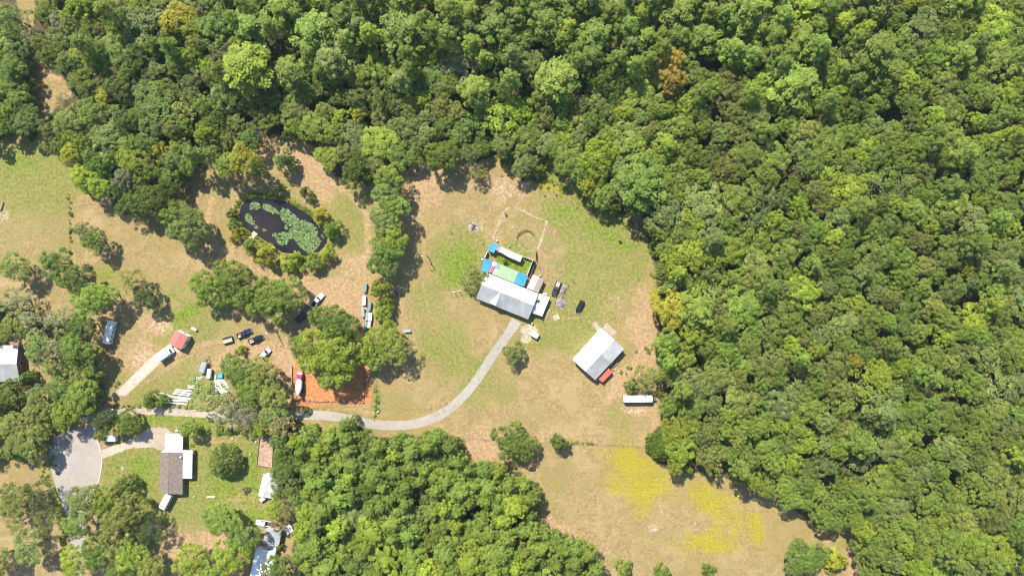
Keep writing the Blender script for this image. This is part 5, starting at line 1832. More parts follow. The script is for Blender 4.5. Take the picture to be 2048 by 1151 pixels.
def pickup(name, label, px, py, head, paint, load=None, L=5.8, group=None):
    r = place(name, label, 'pickup', px, py, head, 1.2, group)
    hw = .98
    b = MB()
    b.loft([ring(x, w, .38, zs, zt, w - sh) for x, w, zs, zt, sh in ((L / 2, .80, .70, .92, .14), (L / 2 - .18, .95, .86, 1.03, .12), (L / 2 - 1.0, hw, .95, 1.12, .10), (L * .17, hw, .98, 1.16, .06), (-L * .115, hw, .98, 1.16, .06))])
    b.build('body', paint, r)
    x0, x1 = -L / 2, -L * .12
    bw = MB()
    xm, ln = (x0 + x1) / 2, x1 - x0
    for s in (-1, 1):
        bw.box((xm, s * (hw - .06), .79), (ln, .12, .76))
    bw.build('bed_wall', paint, r)
    MB().box((x0 + .04, 0, .80), (.08, (hw - .13) * 2, .70)).build('tailgate', paint, r)
    MB().box((xm, 0, .60), (ln, (hw - .12) * 2 - .01, .10)).build('bed_floor', M_BEDL, r)
    glasshouse(r, -L * .12, L * .19, 1.15, 1.80, hw * .93, .62, .12, paint)
    MB().box((L / 2 - .02, 0, .55), (.22, 1.8, .24)).build('bumper', M_STEEL, r)
    MB().box((x0 - .05, 0, .52), (.18, 1.8, .18)).build('bumper', M_STEEL, r)
    lights(r, L, hw, .82)
    for x in (L * .32, -L * .29):
        for s in (-1, 1):
            wheel(r, x, s * (hw - .12), .39, .26)
    if load == 'boards':
        for i in range(5):
            MB().box((xm + .05, -.55 + .27 * i, .76 + .03 * (i % 2)), (ln * .86, .22, .16)).build('loaded_board', (M_PALEW, M_WHITE, M_TAN)[i % 3], r)
    if load == 'red':
        MB().box((xm + .1, .25, .95), (1.1, .7, .55)).build('red_crate', M_CONTR, r)
        MB().box((xm - .3, -.35, .85), (.9, .6, .4)).build('white_bin', M_WHITE, r)
    if load == 'tools':
        for i, (yy, mm) in enumerate(((-.5, M_WHITE), (0.05, M_PALEW), (.5, M_STEEL))):
            MB().box((xm - .05 * i, yy, .84), (ln * .7, .3, .3)).build('tool_box', mm, r)
    return r


def suv(name, label, px, py, head, paint, cat='car', L=4.8, van=False):
    r = place(name, label, cat, px, py, head, 1.2)
    hw = .95
    b = MB()
    b.loft([ring(x, w, .34, zs, zt, w - sh) for x, w, zs, zt, sh in ((L / 2, .70, .62, .78, .16), (L / 2 - .22, .90, .76, .92, .13), (L * .26, hw, .86, 1.02, .08), (0, hw, .9, 1.06, .05), (-L * .38, hw, .92, 1.08, .06), (-L / 2 + .1, .92, .88, 1.05, .1), (-L / 2, .82, .7, .98, .12))])
    b.build('body', paint, r)
    glasshouse(r, -L * .47, L * .24, 1.04, 1.66 if not van else 1.9, hw * .93, .85, .35, paint)
    MB().box((L / 2 - .05, 0, .5), (.2, 1.6, .2)).build('bumper', M_BLACK, r)
    MB().box((-L / 2 + .03, 0, .5), (.2, 1.6, .2)).build('bumper', M_BLACK, r)
    lights(r, L, hw, .74)
    for x in (L * .3, -L * .29):
        for s in (-1, 1):
            wheel(r, x, s * (hw - .1), .36, .22)
    return r


def coach_body(r, L, hw, z0, z1, paint, nose=.35):
    """tall rounded body of a motorhome or bus"""
    def rg(x, w, a, b_):
        k = .16
        return [(x, -w, a), (x, w, a), (x, w, b_ - k), (x, w - k * .35, b_ - k * .35), (x, w - k, b_), (x, -w + k, b_), (x, -w + k * .35, b_ - k * .35), (x, -w, b_ - k)]
    MB().loft([rg(-L / 2, hw * .96, z0, z1 - .1), rg(-L / 2 + .18, hw, z0, z1), rg(L / 2 - nose - .2, hw, z0, z1), rg(L / 2 - .12, hw * .97, z0, z1 - .25), rg(L / 2, hw * .92, z0, z1 - .6)]).build('body', paint, r)


def motorhome(name, label, cat, px, py, head, L, paint, stripe, z1=3.2, vents=True):
    r = place(name, label, cat, px, py, head, z1)
    hw = 1.22
    coach_body(r, L, hw, .45, z1, paint)
    for s in (-1, 1):
        for k in range(4):
            x = -L * .36 + k * L * .2
            f = MB().box((x, s * hw, 2.05), (1.1, .06, .7)).build('window', M_TRIM, r)
            MB().box((x, s * hw, 2.05), (1.0, .10, .6)).build('pane', M_GLASS, f)
        MB().box((-.2, s * hw, 1.15), (L * .86, .03, .28)).build('stripe', stripe, r)
        for x in (L * .33, -L * .27):
            wheel(r, x, s * (hw - .15), .45, .28)
    MB().box((L / 2 - .10, 0, 1.95), (.16, hw * 1.7, .95), top=.85, topy=.95).build('windscreen', M_GLASS, r)
    MB().box((L / 2 - .02, 0, .6), (.14, hw * 1.8, .3)).build('bumper', M_DARKM, r)
    for s in (-1, 1):
        MB().box((L / 2 - .01, s * hw * .72, 1.0), (.08, .35, .22)).build('headlight', M_LAMP, r)
    if vents:
        ac = MB().box((L * .08, 0, z1 + .13), (1.0, .8, .26), top=.85).build('air_conditioner', M_TRIM, r)
        MB().box((-L * .28, .3, z1 + .05), (.5, .5, .1)).build('roof_vent', M_BOXG, r)
        MB().box((L * .3, -.35, z1 + .05), (.4, .4, .1)).build('roof_vent', M_DARKM, r)
        MB().tube((-L * .12, -.5, z1), (-L * .12, -.5, z1 + .22), .16, .16, 10).build('vent_cap', M_BOXG, r)
    la = MB()
    for s in (-1, 1):
        la.tube((-L / 2 - .08, s * .25, .8), (-L / 2 - .08, s * .25, z1 + .05), .025, .025, 5)
    for k in range(7):
        la.tube((-L / 2 - .08, -.25, 1.0 + .33 * k), (-L / 2 - .08, .25, 1.0 + .33 * k), .02, .02, 5)
    la.build('ladder', M_STEEL, r)
    return r


pickup('pickup_truck', 'charcoal pickup loaded with boards beside the main house', *Z1(1155, 640), (-60, 160), M_PGREY, 'boards')
suv('parked_car', 'shiny black car parked on the grass between main house and barn', *Z1(1440, 855), (-62, 130), M_PBLACK)
pickup('pickup_truck', 'white pickup hitched to a black gooseneck trailer by the oaks', 634, 600, (125, -140), M_PWHITE, None, 6.3)
pickup('pickup_truck', 'dark pickup with a red load hitched to the small open trailer', *Z4(345, 578), (195, -92), M_PNAVY, 'red')
pickup('pickup_truck', 'black pickup with tools in its bed, right of the one with the red load', *Z4(485, 648), (185, -72), M_PBLACK, 'tools', 5.6)
suv('parked_car', 'white car half under a tree below the black pickup', *Z4(598, 818), (100, -95), M_PWHITE)
pickup('pickup_truck', 'white pickup under a thin tree beside the grey workshop', 527, 1046, (-150, -22), M_PWHITE)
suv('parked_car', 'white vehicle in the shade under the bright oak below the pond', *Z4(290, 155), (90, -50), M_PSILV, L=4.4)

motorhome('motorhome', 'white motorhome parked near the wood below the barn', 'motorhome', *Z2(940, 1005), (-350, 6), 10.8, M_PWHITE, M_PNAVY)
motorhome('motorhome', 'white motorhome parked at the lower end of the brown-roofed house', 'motorhome', *Z8(893, 980), (-82, 155), 6.2, M_PWHITE, M_BOXG, 3.0)
motorhome('parked_bus', 'white bus parked in tree shade at the left', 'bus', *Z6(118, 188), (72, -300), 8.6, M_PWHITE, M_PNAVY, 3.1)


def hub_trailer(r, L, hw, zd, deck, rails=0.0, axles=2, railm=None, tongue=1.4):
    n = max(6, int(hw * 2 / .3))
    for k in range(n):
        MB().box((0, -hw + (k + .5) * 2 * hw / n, zd), (L, 2 * hw / n - .03, .06)).build('deck_board', deck, r)
    fr_ = MB()
    for s in (-1, 1):
        fr_.box((0, s * (hw + .04), zd - .05), (L + .1, .08, .18))
    for k in range(5):
        fr_.box((-L / 2 + L * k / 4, 0, zd - .12), (.08, 2 * hw, .12))
    fr_.build('frame', M_DARKM, r)
    for s in (-1, 1):
        MB().tube((L / 2, s * hw * .8, zd - .1), (L / 2 + tongue, 0, zd - .15), .05, .05, 5).build('tongue', M_DARKM, r)
        for a in range(axles):
            wheel(r, -.35 + a * .8 - .4 * (axles - 1), s * (hw + .18), .34, .2)
        MB().box((-.35, s * (hw + .18), .76), (.9 + .8 * (axles - 1), .24, .05)).build('mudguard', M_DARKM, r)
        if rails:
            MB().box((0, s * hw, zd + rails / 2), (L, .07, rails)).build('side_panel', railm or M_DARKM, r)
    return r


r = place('gooseneck_trailer', 'long black gooseneck flatbed trailer half under the large oak', 'trailer', *Z4(1055, 352), (125, -140), .9)
hub_trailer(r, 7.4, 1.15, .85, M_DKWOOD, 0, 2, tongue=1.6)
MB().tube((3.7, 0, .9), (4.7, 0, 1.6), .12, .12, 6).build('gooseneck', M_DARKM, r)
r = place('open_trailer', 'small open trailer with dark sides behind the pickup with the red load', 'trailer', *Z4(150, 657), (195, -60), .8)
hub_trailer(r, 3.9, 1.0, .55, M_PALEW, .75, 1, M_DARKM, 1.3)
MB().box((1.95, 0, .92), (.07, 2.0, .7)).build('front_panel', M_DARKM, r)

# box truck by the red shed
r = place('box_truck', 'white box truck on the concrete drive in front of the red-roofed shed', 'truck', *Z6(985, 535), (205, -140), 2.4)
MB().loft([[(x, -1.15, .9), (x, 1.15, .9), (x, 1.15, 3.15), (x, 1.05, 3.25), (x, -1.05, 3.25), (x, -1.15, 3.15)] for x in (-3.0, 1.5)]).build('cargo_box', M_PWHITE, r)
MB().loft([ring(x, w, .5, zs, zt, w - .1) for x, w, zs, zt in ((3.4, .85, .9, 1.1), (3.1, .98, 1.15, 1.3), (2.6, 1.0, 1.3, 1.42), (1.6, 1.0, 1.35, 1.5))]).build('cab', M_PWHITE, r)
glasshouse(r, 1.58, 2.75, 1.45, 2.15, .95, .5, .02, M_PWHITE)
MB().box((-.2, 0, .78), (6.2, .9, .22)).build('chassis', M_DARKM, r)
MB().box((-3.05, 0, 2.0), (.06, 2.1, 2.1)).build('rear_door', M_GALV, r)
lights(r, 6.6, 1.0, .95)
for x in (2.5, -1.8):
    for s in (-1, 1):
        wheel(r, x, s * .95, .42, .3)

# concrete mixer on the clay pad
r = place('mixer_truck', 'concrete mixer truck with a magenta cab and white drum on the orange clay', 'mixer truck', *ZK(278, 480), (6, -200), 1.6)
MB().box((0, 0, .85), (8.8, .9, .28)).build('chassis', M_DARKM, r)
MB().loft([ring(x, w, .6, zs, zt, w - .1) for x, w, zs, zt in ((4.6, 1.0, 1.3, 1.5), (4.35, 1.12, 1.5, 1.7), (3.6, 1.15, 1.6, 1.75), (2.4, 1.15, 1.7, 1.8))]).build('cab', M_MAG, r)
glasshouse(r, 2.4, 3.75, 1.75, 2.6, 1.1, .35, .02, M_MAG)
MB().box((4.15, 0, 1.76), (.7, 1.6, .08)).build('bonnet_cover', M_PWHITE, r)
nn = 16
rings = []
for x, rad, zz in ((1.9, .55, 2.0), (1.5, .95, 2.05), (.4, 1.22, 2.15), (-1.0, 1.25, 2.35), (-2.6, .95, 2.7), (-3.7, .55, 2.95)):
    rings.append([(x, rad * math.cos(2 * math.pi * k / nn), zz + rad * math.sin(2 * math.pi * k / nn)) for k in range(nn)])
d = MB().loft(rings).build('drum', M_PWHITE, r, smooth=True)
hb = MB()
for k in range(28):
    t0, t1 = k / 28, (k + 1) / 28
    pts = []
    for t_ in (t0, t1):
        x = 1.4 - 4.6 * t_
        f = np.interp(-x, [-1.5, -.4, 1.0, 2.6, 3.7], [.95, 1.22, 1.25, .95, .55]) + .02
        zz = np.interp(-x, [-1.5, -.4, 1.0, 2.6, 3.7], [2.05, 2.15, 2.35, 2.7, 2.95])
        a = t_ * 9
        pts.append((x, f * math.cos(a), zz + f * math.sin(a)))
    hb.tube(pts[0], pts[1], .05, .05, 4)
hb.build('drum_band', M_BOXG, d)
MB().box((2.15, 0, 1.9), (.3, 1.5, 1.6)).build('front_pedestal', M_STEEL, r)
MB().box((-3.6, 0, 1.5), (.25, 1.5, 1.3)).build('rear_pedestal', M_STEEL, r)
MB().loft([[(-3.9 + dx, -.45, 3.2), (-3.9 + dx, .45, 3.2), (-3.9 + dx, .6, 3.9), (-3.9 + dx, -.6, 3.9)] for dx in (-.35, .35)]).build('hopper', M_STEEL, r)
ch = MB()
p0, p1 = Vector((-4.2, .1, 2.1)), Vector((-6.4, -1.9 + 3.6, .6))
dv = (p1 - p0).normalized()
sd_ = dv.cross(Vector((0, 0, 1))).normalized() * .3
ch.add([p0 - sd_, p0 + sd_, p1 + sd_, p1 - sd_, p0 - sd_ + Vector((0, 0, .28)), p0 + sd_ + Vector((0, 0, .28)), p1 + sd_ + Vector((0, 0, .28)), p1 - sd_ + Vector((0, 0, .28))], [(0, 1, 2, 3), (0, 3, 7, 4), (1, 5, 6, 2), (3, 2, 1, 0)])
ch.build('chute', M_PALEW, r)
for x in (3.6, -1.2, -2.5, -.0):
    for s in (-1, 1):
        wheel(r, x, s * 1.02, .5, .36)
lights(r, 9.0, 1.1, 1.1)


# boxes by the hedge row: lidded steel boxes on skids
def steel_box(label, px, py, w, L, paint, lid, h=1.35, rot=0.0):
    r = place('steel_box', label, 'storage box', px, py, (math.sin(math.radians(rot)), math.cos(math.radians(rot))), h, 'steel boxes beside the hedge row')
    MB().box((0, 0, h / 2 + .08), (L, w, h - .1), top=.98).build('body', paint, r)
    l = MB().box((0, 0, h + .06), (L + .1, w + .1, .12), top=.96).build('lid', lid, r)
    MB().box((0, w * .28, h + .14), (L * .98, .06, .05)).build('lid_rib', paint, l)
    for s in (-1, 1):
        MB().box((0, s * w * .36, .04), (L * .96, .14, .1)).build('skid', M_DARKM, r)
        MB().box((s * (L / 2 + .03), 0, h * .6), (.06, w * .6, .08)).build('handle', M_DARKM, r)
    rb = MB()
    for k in range(5):
        for s in (-1, 1):
            rb.box((-L * .4 + L * .2 * k, s * (w / 2 + .02), h / 2 + .05), (.08, .06, h - .2))
    rb.build('side_ribs', paint, r)
    return r


steel_box('teal-grey steel box, topmost of the group beside the hedge row', *Z5(385, 243), 1.1, 3.2, M_BOXT, M_BOXT, rot=-6)
steel_box('white steel box below the topmost teal one beside the hedge row', *Z5(362, 488), 1.25, 3.4, M_PWHITE, M_PWHITE, rot=-2)
steel_box('teal-grey steel box nearest the yellow-green bush', *Z5(470, 600), 1.0, 3.3, M_BOXT, M_BOXT, rot=-10)
steel_box('teal-grey steel box at the left of the group, below the upper white one', *Z5(345, 716), 1.1, 3.3, M_BOXT, M_BOXG, rot=4)
steel_box('grey steel box squeezed against the lower white one', *Z5(418, 796), 1.0, 2.9, M_BOXG, M_BOXG, rot=-4)
steel_box('white steel box right of the grey one, lower of the two white ones', *Z5(481, 800), 1.2, 2.9, M_PWHITE, M_PWHITE, rot=-4)
steel_box('dark teal steel box with a pale corner, lowest of the group', *Z5(390, 978), 1.1, 3.6, M_BOXT, M_BOXT, rot=-12)
steel_box('short pale grey steel box, lower right of the group', *Z5(462, 948), 1.15, 2.5, M_BOXG, M_GALV, rot=-8)
r = place('sheet_scrap', 'white scrap of sheeting lying between the steel boxes', 'sheet', *Z5(385, 632), (1, 0), 0)
MB().slab([(-.5, -.2, .10), (.3, -.35, .06), (.5, .2, .12), (-.3, .3, .05)], .04).build('sheet', M_WHITE, r)

# blue machine in the shade of the hedge: old two-wheeled implement with a long boom
r = place('blue_machine', 'old blue farm implement with a wheel and boom in the hedge shade', 'machine', *Z5(955, 335), (1, 0), .5)
MB().box((0, 0, .75), (1.9, .9, .14), math.radians(-40)).build('chassis', M_BLUEM, r)
MB().box((-.5, .45, 1.05), (.8, .6, .5), math.radians(-40)).build('gearbox', M_BLUEM, r)
for x, y in ((.5, -.3), (-.35, -.75)):
    t = MB().tube((x, y, .5), (x + .18, y - .16, .5), .5, .5, 16).build('wheel', M_BLACK, r)
    MB().tube((x + .16, y - .15, .5), (x + .2, y - .18, .5), .28, .28, 12).build('rim', M_TRIM, t)
for a, c in (((-.9, .7, .9), (.9, .3, .6)), ((.9, .3, .6), (.7, -1.0, .4)), ((-.9, .7, .9), (-.6, -.9, .4)), ((0, .5, 1.1), (.3, -.6, .9))):
    MB().tube(a, c, .07, .07, 6).build('frame_bar', M_BLUEM, r)
MB().tube((-.2, 1.6, .9), (1.9, 2.8, 1.3), .06, .05, 6).build('boom', M_TRIM, r)
MB().tube((-.2, 1.6, .9), (-.3, .5, 1.0), .06, .06, 6).build('boom_arm', M_TRIM, r)

r = place('teal_canopy', 'small canopy with teal and white sheets beside the bright tree right of the boxes', 'canopy', 813.5, 658.5, (1, 0), 1.6)
for k, mm in enumerate((M_TURQ, M_WHITE)):
    MB().slab([(-1.2, .1 - .5 * k, 1.75 - .1 * k), (1.25, .15 - .5 * k, 1.75 - .1 * k), (1.35, -.32 - .5 * k, 1.65 - .1 * k), (-1.1, -.36 - .5 * k, 1.65 - .1 * k)], .05).build('canopy_sheet', mm, r)
for x in (-1.05, 1.15):
    for y in (0, -.75):
        MB().tube((x, y, 0), (x, y, 1.6), .04, .04, 6).build('pole', M_STEEL, r)


def small_trailer(name, label, px, py, head, L, w, h, paint, cat='trailer', roof=None, win=True):
    r = place(name, label, cat, px, py, head, h)
    coach = MB()
    coach.loft([[(x, -w / 2, .45), (x, w / 2, .45), (x, w / 2, zt - .12), (x, w / 2 - .14, zt), (x, -w / 2 + .14, zt), (x, -w / 2, zt - .12)] for x, zt in ((-L / 2, h - .12), (-L / 2 + .2, h), (L / 2 - .35, h), (L / 2, h - .45))])
    coach.build('body', paint, r)
    MB().box((-.1, 0, h + .012), (L * .72, w * .74, .04)).build('roof_panel', roof or paint, r)
    for s in (-1, 1):
        wheel(r, -.1, s * (w / 2 - .05), .33, .2)
        if win:
            f = MB().box((-.2, s * w / 2, h * .68), (1.0, .05, .5)).build('window', M_TRIM, r)
            MB().box((-.2, s * w / 2, h * .68), (.9, .09, .42)).build('pane', M_GLASS, f)
        MB().tube((L / 2, s * w * .3, .5), (L / 2 + .9, 0, .48), .04, .04, 5).build('tongue', M_DARKM, r)
    MB().box((-L / 2, 0, h * .55), (.06, .8, h * .6)).build('door', M_GALV, r)
    return r


small_trailer('cargo_trailer', 'small pale cargo trailer beside the stone patch by the driveway top', 1069.5, 669.5, (88, 55), 3.2, 1.9, 2.0, M_PWHITE, 'trailer', M_GALV, False)
small_trailer('camper_trailer', 'small white camper beside the turning circle', *Z8(243, 222), (-1, -.02), 3.6, 2.0, 2.4, M_PWHITE, 'camper')
small_trailer('box_trailer', 'small white box trailer at the corner of the white shed', *Z9(432, 1108), (-90, 60), 2.4, 1.3, 1.5, M_PWHITE, 'trailer', None, False)
r = small_trailer('ribbed_trailer', 'grey ribbed trailer above the white beams', *Z7(688, 272), (-45, 140), 4.3, 2.1, 2.2, M_BOXG, 'trailer', M_GALV2, False)
rb = MB()
for k in range(9):
    rb.box((-1.7 + .42 * k, 0, 2.24), (.07, 1.9, .06))
rb.build('roof_ribs', M_BOXG, r)
small_trailer('box_trailer', 'narrow white box trailer beside the grey ribbed one', *Z7(761, 345), (-12, 110), 3.6, 1.4, 1.9, M_PWHITE, 'trailer', None, False)

# ------------------------------------------------------------------ yard things
rnd = random.Random(77)


def stone_mesh(seed, mat_):
    rg_ = random.Random(seed)
    bm = bmesh.new()
    bmesh.ops.create_icosphere(bm, subdivisions=1, radius=1.0)
    for v in bm.verts:
        v.co *= rg_.uniform(.72, 1.12)
        v.co.z *= .6
    me = bpy.data.meshes.new('stone')
    bm.to_mesh(me)
    bm.free()
    me.materials.append(mat_)
    return me


STONES = [stone_mesh(k, M_ROCK) for k in range(5)]


def stone(root, x, y, r, z=None, me=None):
    o = bpy.data.objects.new('stone', me or STONES[rnd.randrange(5)])
    o.location = (x, y, r * .3 if z is None else z)
    o.scale = (r * rnd.uniform(.8, 1.4), r * rnd.uniform(.7, 1.1), r)
    o.rotation_euler = (0, 0, rnd.uniform(0, 6.28))
    o.parent = root
    col.objects.link(o)


# stones laid round the old garden
for nm, lab, line, n in (('stone_border', 'pale stone border along the left side of the old garden', [(790, 195), (705, 262), (655, 380), (600, 520), (545, 640), (535, 720)], 46),
                         ('stone_border', 'pale stone border along the top of the old garden', [(880, 195), (1000, 240), (1120, 315), (1220, 365), (1330, 400)], 44),
                         ('stone_border', 'pale stone border along the right side of the old garden', [(1395, 420), (1370, 500), (1330, 620), (1300, 720), (1240, 870)], 44),
                         ('stone_ring', 'ring of small stones round the bare circle in the old garden', [(905, 640), (890, 720), (930, 790), (1000, 850), (1080, 880), (1160, 880), (1220, 820)], 26)):
    C_ = catmull([Z3(*p) + (0,) for p in line], 10)
    rt = thing(nm, lab, 'stone border', base([tuple(C_[len(C_) // 2][:2])]))
    for k in range(n):
        q = C_[rnd.randrange(len(C_))]
        p = W(q[0] + rnd.gauss(0, .7), q[1] + rnd.gauss(0, .7))
        stone(rt, p.x - rt.location.x, p.y - rt.location.y, rnd.uniform(.12, .32))
rt = thing('stone_heap', 'small heap of white stones in the old garden', 'stones', base([Z3(880, 510)]))
for k in range(16):
    stone(rt, rnd.gauss(0, .7), rnd.gauss(0, .6), rnd.uniform(.15, .4))
rt = thing('stone_patch', 'scatter of pale stones beside the cargo trailer', 'stones', base([(1053, 664)]))
for k in range(40):
    stone(rt, rnd.gauss(0, 1.6), rnd.gauss(0, 1.3), rnd.uniform(.12, .42))
# arc of cut vines in the garden ring
vn = MB()
for k in range(260):
    a = math.radians(rnd.uniform(15, 175))
    c = W(*Z3(1060, 720))
    rr = rnd.gauss(3.4, .28)
    p = Vector((c.x + rr * math.cos(a), c.y + rr * math.sin(a), rnd.uniform(.02, .25)))
    q = p + Vector((-math.sin(a), math.cos(a), 0)) * rnd.uniform(.3, .9) + Vector((0, 0, rnd.uniform(-.02, .2)))
    vn.tube(p, q, .04, .02, 3)
tag(vn.build('cut_vines', M_STRAW), 'arc of cut green-brown vines round the bare garden circle', 'vines', kind='stuff')
# burn pile
rt = thing('burn_pile', 'pile of charred logs fanned out on grey ash in the central field', 'log pile', base([Z3(215, 515)]))
for k in range(16):
    a = rnd.uniform(0, 6.28)
    L_ = rnd.uniform(.9, 2.1)
    MB().tube((.2 * math.cos(a), .2 * math.sin(a), .45), (L_ * math.cos(a), L_ * math.sin(a), .12), .12, .09, 6).build('log', M_CHAR, rt)
ash = MB()
n = 22
ash.add([(0, 0, .18)] + [((2.2 + rnd.uniform(-.5, .5)) * math.cos(k * 6.283 / n), (1.9 + rnd.uniform(-.4, .4)) * math.sin(k * 6.283 / n), .01) for k in range(n)], [(0, 1 + k, 1 + (k + 1) % n) for k in range(n)])
ash.build('ash_heap', mat('grey_ash', (0.30, 0.23, 0.20), .95, var=.3, scale=2), rt)
# fallen branch and ash ring by the left edge
rt = thing('fallen_log', 'dark fallen log beside an ash patch at the left edge', 'log', base([(4.5, 413)]))
MB().tube(tuple(W(7.3, 404, .2) - rt.location), tuple(W(4.6, 415, .2) - rt.location), .17, .24, 8).build('log', M_DKWOOD, rt)
MB().tube(tuple(W(4.6, 415, .2) - rt.location), tuple(W(1.2, 422, .2) - rt.location), .24, .26, 8).build('log_butt', M_DKWOOD, rt)


def post(name, label, px, py, h, r, m, arm=0.0, cat='post', adir=(1, 0), group=None, lamp=False):
    rt = place(name, label, cat, px, py, adir, 0, group)
    MB().tube((0, 0, -.2), (0, 0, h), r, r * .75, 8).build('pole', m, rt)
    if arm:
        MB().tube((0, 0, h - .2), (arm, 0, h + .15), .06, .05, 6).build('arm', M_STEEL, rt)
        MB().box((arm, 0, h + .12), (.7, .3, .16), top=.7).build('lamp_head', M_TRIM, rt)
    if lamp:
        MB().box((.25, 0, h * .55), (.35, .3, .6)).build('meter_box', M_BOXG, rt)
    return rt


post('light_pole', 'tall pole with a lamp arm on the open grass left of the main house', 856, 513, 7.8, .19, M_WOOD, 1.3, 'light pole', (-1, .1), lamp=True)
post('light_pole', 'tall pole with a lamp arm beside the very large oak', 553.5, 663.5, 7.8, .19, M_WOOD, 1.2, 'light pole', (-1, -.1))
post('utility_pole', 'wooden utility pole among the trees below the bus', 201, 748, 8.0, .18, M_WOOD, 0, 'utility pole')
post('utility_pole', 'wooden utility pole beside the gravel lane by the red shed drive', 251, 813, 7.0, .18, M_WOOD, .9, 'light pole', (-1, -.4))
post('utility_pole', 'wooden utility pole in the trees left of the turning circle', 90, 853, 9.5, .15, M_WOOD, 0, 'utility pole')
post('utility_pole', 'wooden utility pole beyond the bottom edge on the dry ground', 94, 1190, 9.5, .15, M_WOOD, 0, 'utility pole')
# clothes line: two T posts
rt = thing('clothes_line', 'pair of T-shaped clothes-line posts on the grass left of the main house', 'clothes line', base([(914, 583)]))
for q in ((909.6, 583.2), (919, 581.2)):
    p = W(*q) - rt.location
    t = MB().tube((p.x, p.y, -.1), (p.x, p.y, 2.9), .11, .11, 6).build('post', M_STEEL, rt)
    MB().tube((p.x - .65, p.y - .05, 2.9), (p.x + .65, p.y + .05, 2.9), .05, .05, 6).build('crossbar', M_STEEL, t)
for q, lab in (((1144.8, 559.5), 'short dark post on the grass right of the main house'), ((966.2, 486.5), 'short dark post left of the courtyard sheds'), ((1078, 531), 'short dark post beside the open gate'), ((901, 462), 'short dark post between the burn pile and the light pole'),
               ((1084.5, 640.5), 'short dark post below the white annex'), ((1157, 700), 'short dark post near the upper corner of the barn')):
    post('post', lab, *q, 2.4, .13, M_DKWOOD, cat='post')


def fence(name, label, pts, h=1.2, step=14, wires=3, m=M_WOOD):
    rt = thing(name, label, 'fence', base([pts[0]]))
    o = rt.location
    last = None
    for a, c in zip(pts[:-1], pts[1:]):
        n = max(1, int(math.hypot(c[0] - a[0], c[1] - a[1]) / step))
        for k in range(n + (1 if c == pts[-1] else 0)):
            p = W(a[0] + (c[0] - a[0]) * k / n, a[1] + (c[1] - a[1]) * k / n) - o
            MB().tube((p.x, p.y, -.2), (p.x + rnd.gauss(0, .03), p.y, h), .11, .09, 6).build('fence_post', m, rt)
    for w_ in range(wires):
        b = MB()
        for a, c in zip(pts[:-1], pts[1:]):
            z = .3 + (h - .4) * w_ / max(1, wires - 1)
            p, q = W(*a) - o, W(*c) - o
            b.tube((p.x, p.y, z), (q.x, q.y, z), .018, .018, 3)
        b.build('wire', M_STEEL, rt)
    return rt


fence('wire_fence', 'wire fence across the lower field between driveway and meadow', [(905, 872), (1000, 880), (1100, 883), (1215, 888), (1245, 890), (1275, 891), (1306, 893)], step=28)
fence('wire_fence', 'short wire fence grown over with weeds in the left field', [(138, 388), (139, 440), (141, 495)], step=26)
fence('wire_fence', 'wire fence between the white beams and the gravel lane', [(225, 812), (300, 812), (375, 814)], step=18)
fence('wire_fence', 'wire fence beside the clay pad down to the driveway', [(752, 745), (753, 800), (748, 838)], step=22)
fence('wire_fence', 'wire fence along the wood edge above the barn field', [(1180, 405), (1235, 438), (1295, 462)], step=26)

# garden plot: soil bed inside boards and low fence
rt = thing('garden_plot', 'pinkish bare garden plot inside a low board fence', 'garden plot', base([Z9(480, 340)]))
q = [W(*Z9(*p)) - rt.location for p in ((398, 112), (615, 112), (600, 585), (352, 555))]
MB().slab([(p.x, p.y, .10) for p in q], .2).build('soil', mat('pinkish_soil', (0.34, 0.225, 0.155), .95, var=.25, scale=.8, bump=.4), rt)
for k in range(8):
    t0 = (k + .5) / 8
    a, c = q[0].lerp(q[3], t0), q[1].lerp(q[2], t0)
    m0 = (a + c) / 2
    MB().box((m0.x, m0.y, .14), ((c - a).length * .86, .34, .16), math.atan2(c.y - a.y, c.x - a.x), top=.97, topy=.3).build('soil_ridge', MATS['pinkish_soil'], rt)
for i in range(4):
    a, c = q[i], q[(i + 1) % 4]
    n = max(2, int((c - a).length / 2.2))
    for k in range(n):
        m0 = a.lerp(c, (k + .5) / n)
        MB().box((m0.x, m0.y, .35), ((c - a).length / n - .05, .06, .6), math.atan2(c.y - a.y, c.x - a.x)).build('fence_board', M_WOOD if k % 2 else M_PALEW, rt)

# dock on the pond
rt = thing('wooden_dock', 'small pale wooden dock at the left bank of the pond', 'dock', base([ZJ(373, 680)]))
A, B, C_, D = [W(*ZJ(*p), .3) for p in ((378, 628), (428, 662), (372, 734), (322, 712))]
for k in range(11):
    t0, t1 = k / 11 + .006, (k + 1) / 11 - .006
    z = Vector((0, 0, .3 + .006 * (k % 3)))
    MB().slab([tuple(v - Vector(rt.location)) for v in (A.lerp(D, t0), B.lerp(C_, t0), B.lerp(C_, t1), A.lerp(D, t1))], .06).build('plank', M_PALEW, rt)
for v in (A, B, C_, D):
    p = v.lerp((A + B + C_ + D) / 4, .08) - rt.location
    MB().tube((p.x, p.y, -1.3), (p.x, p.y, .23), .08, .08, 6).build('pile', M_WOOD, rt)

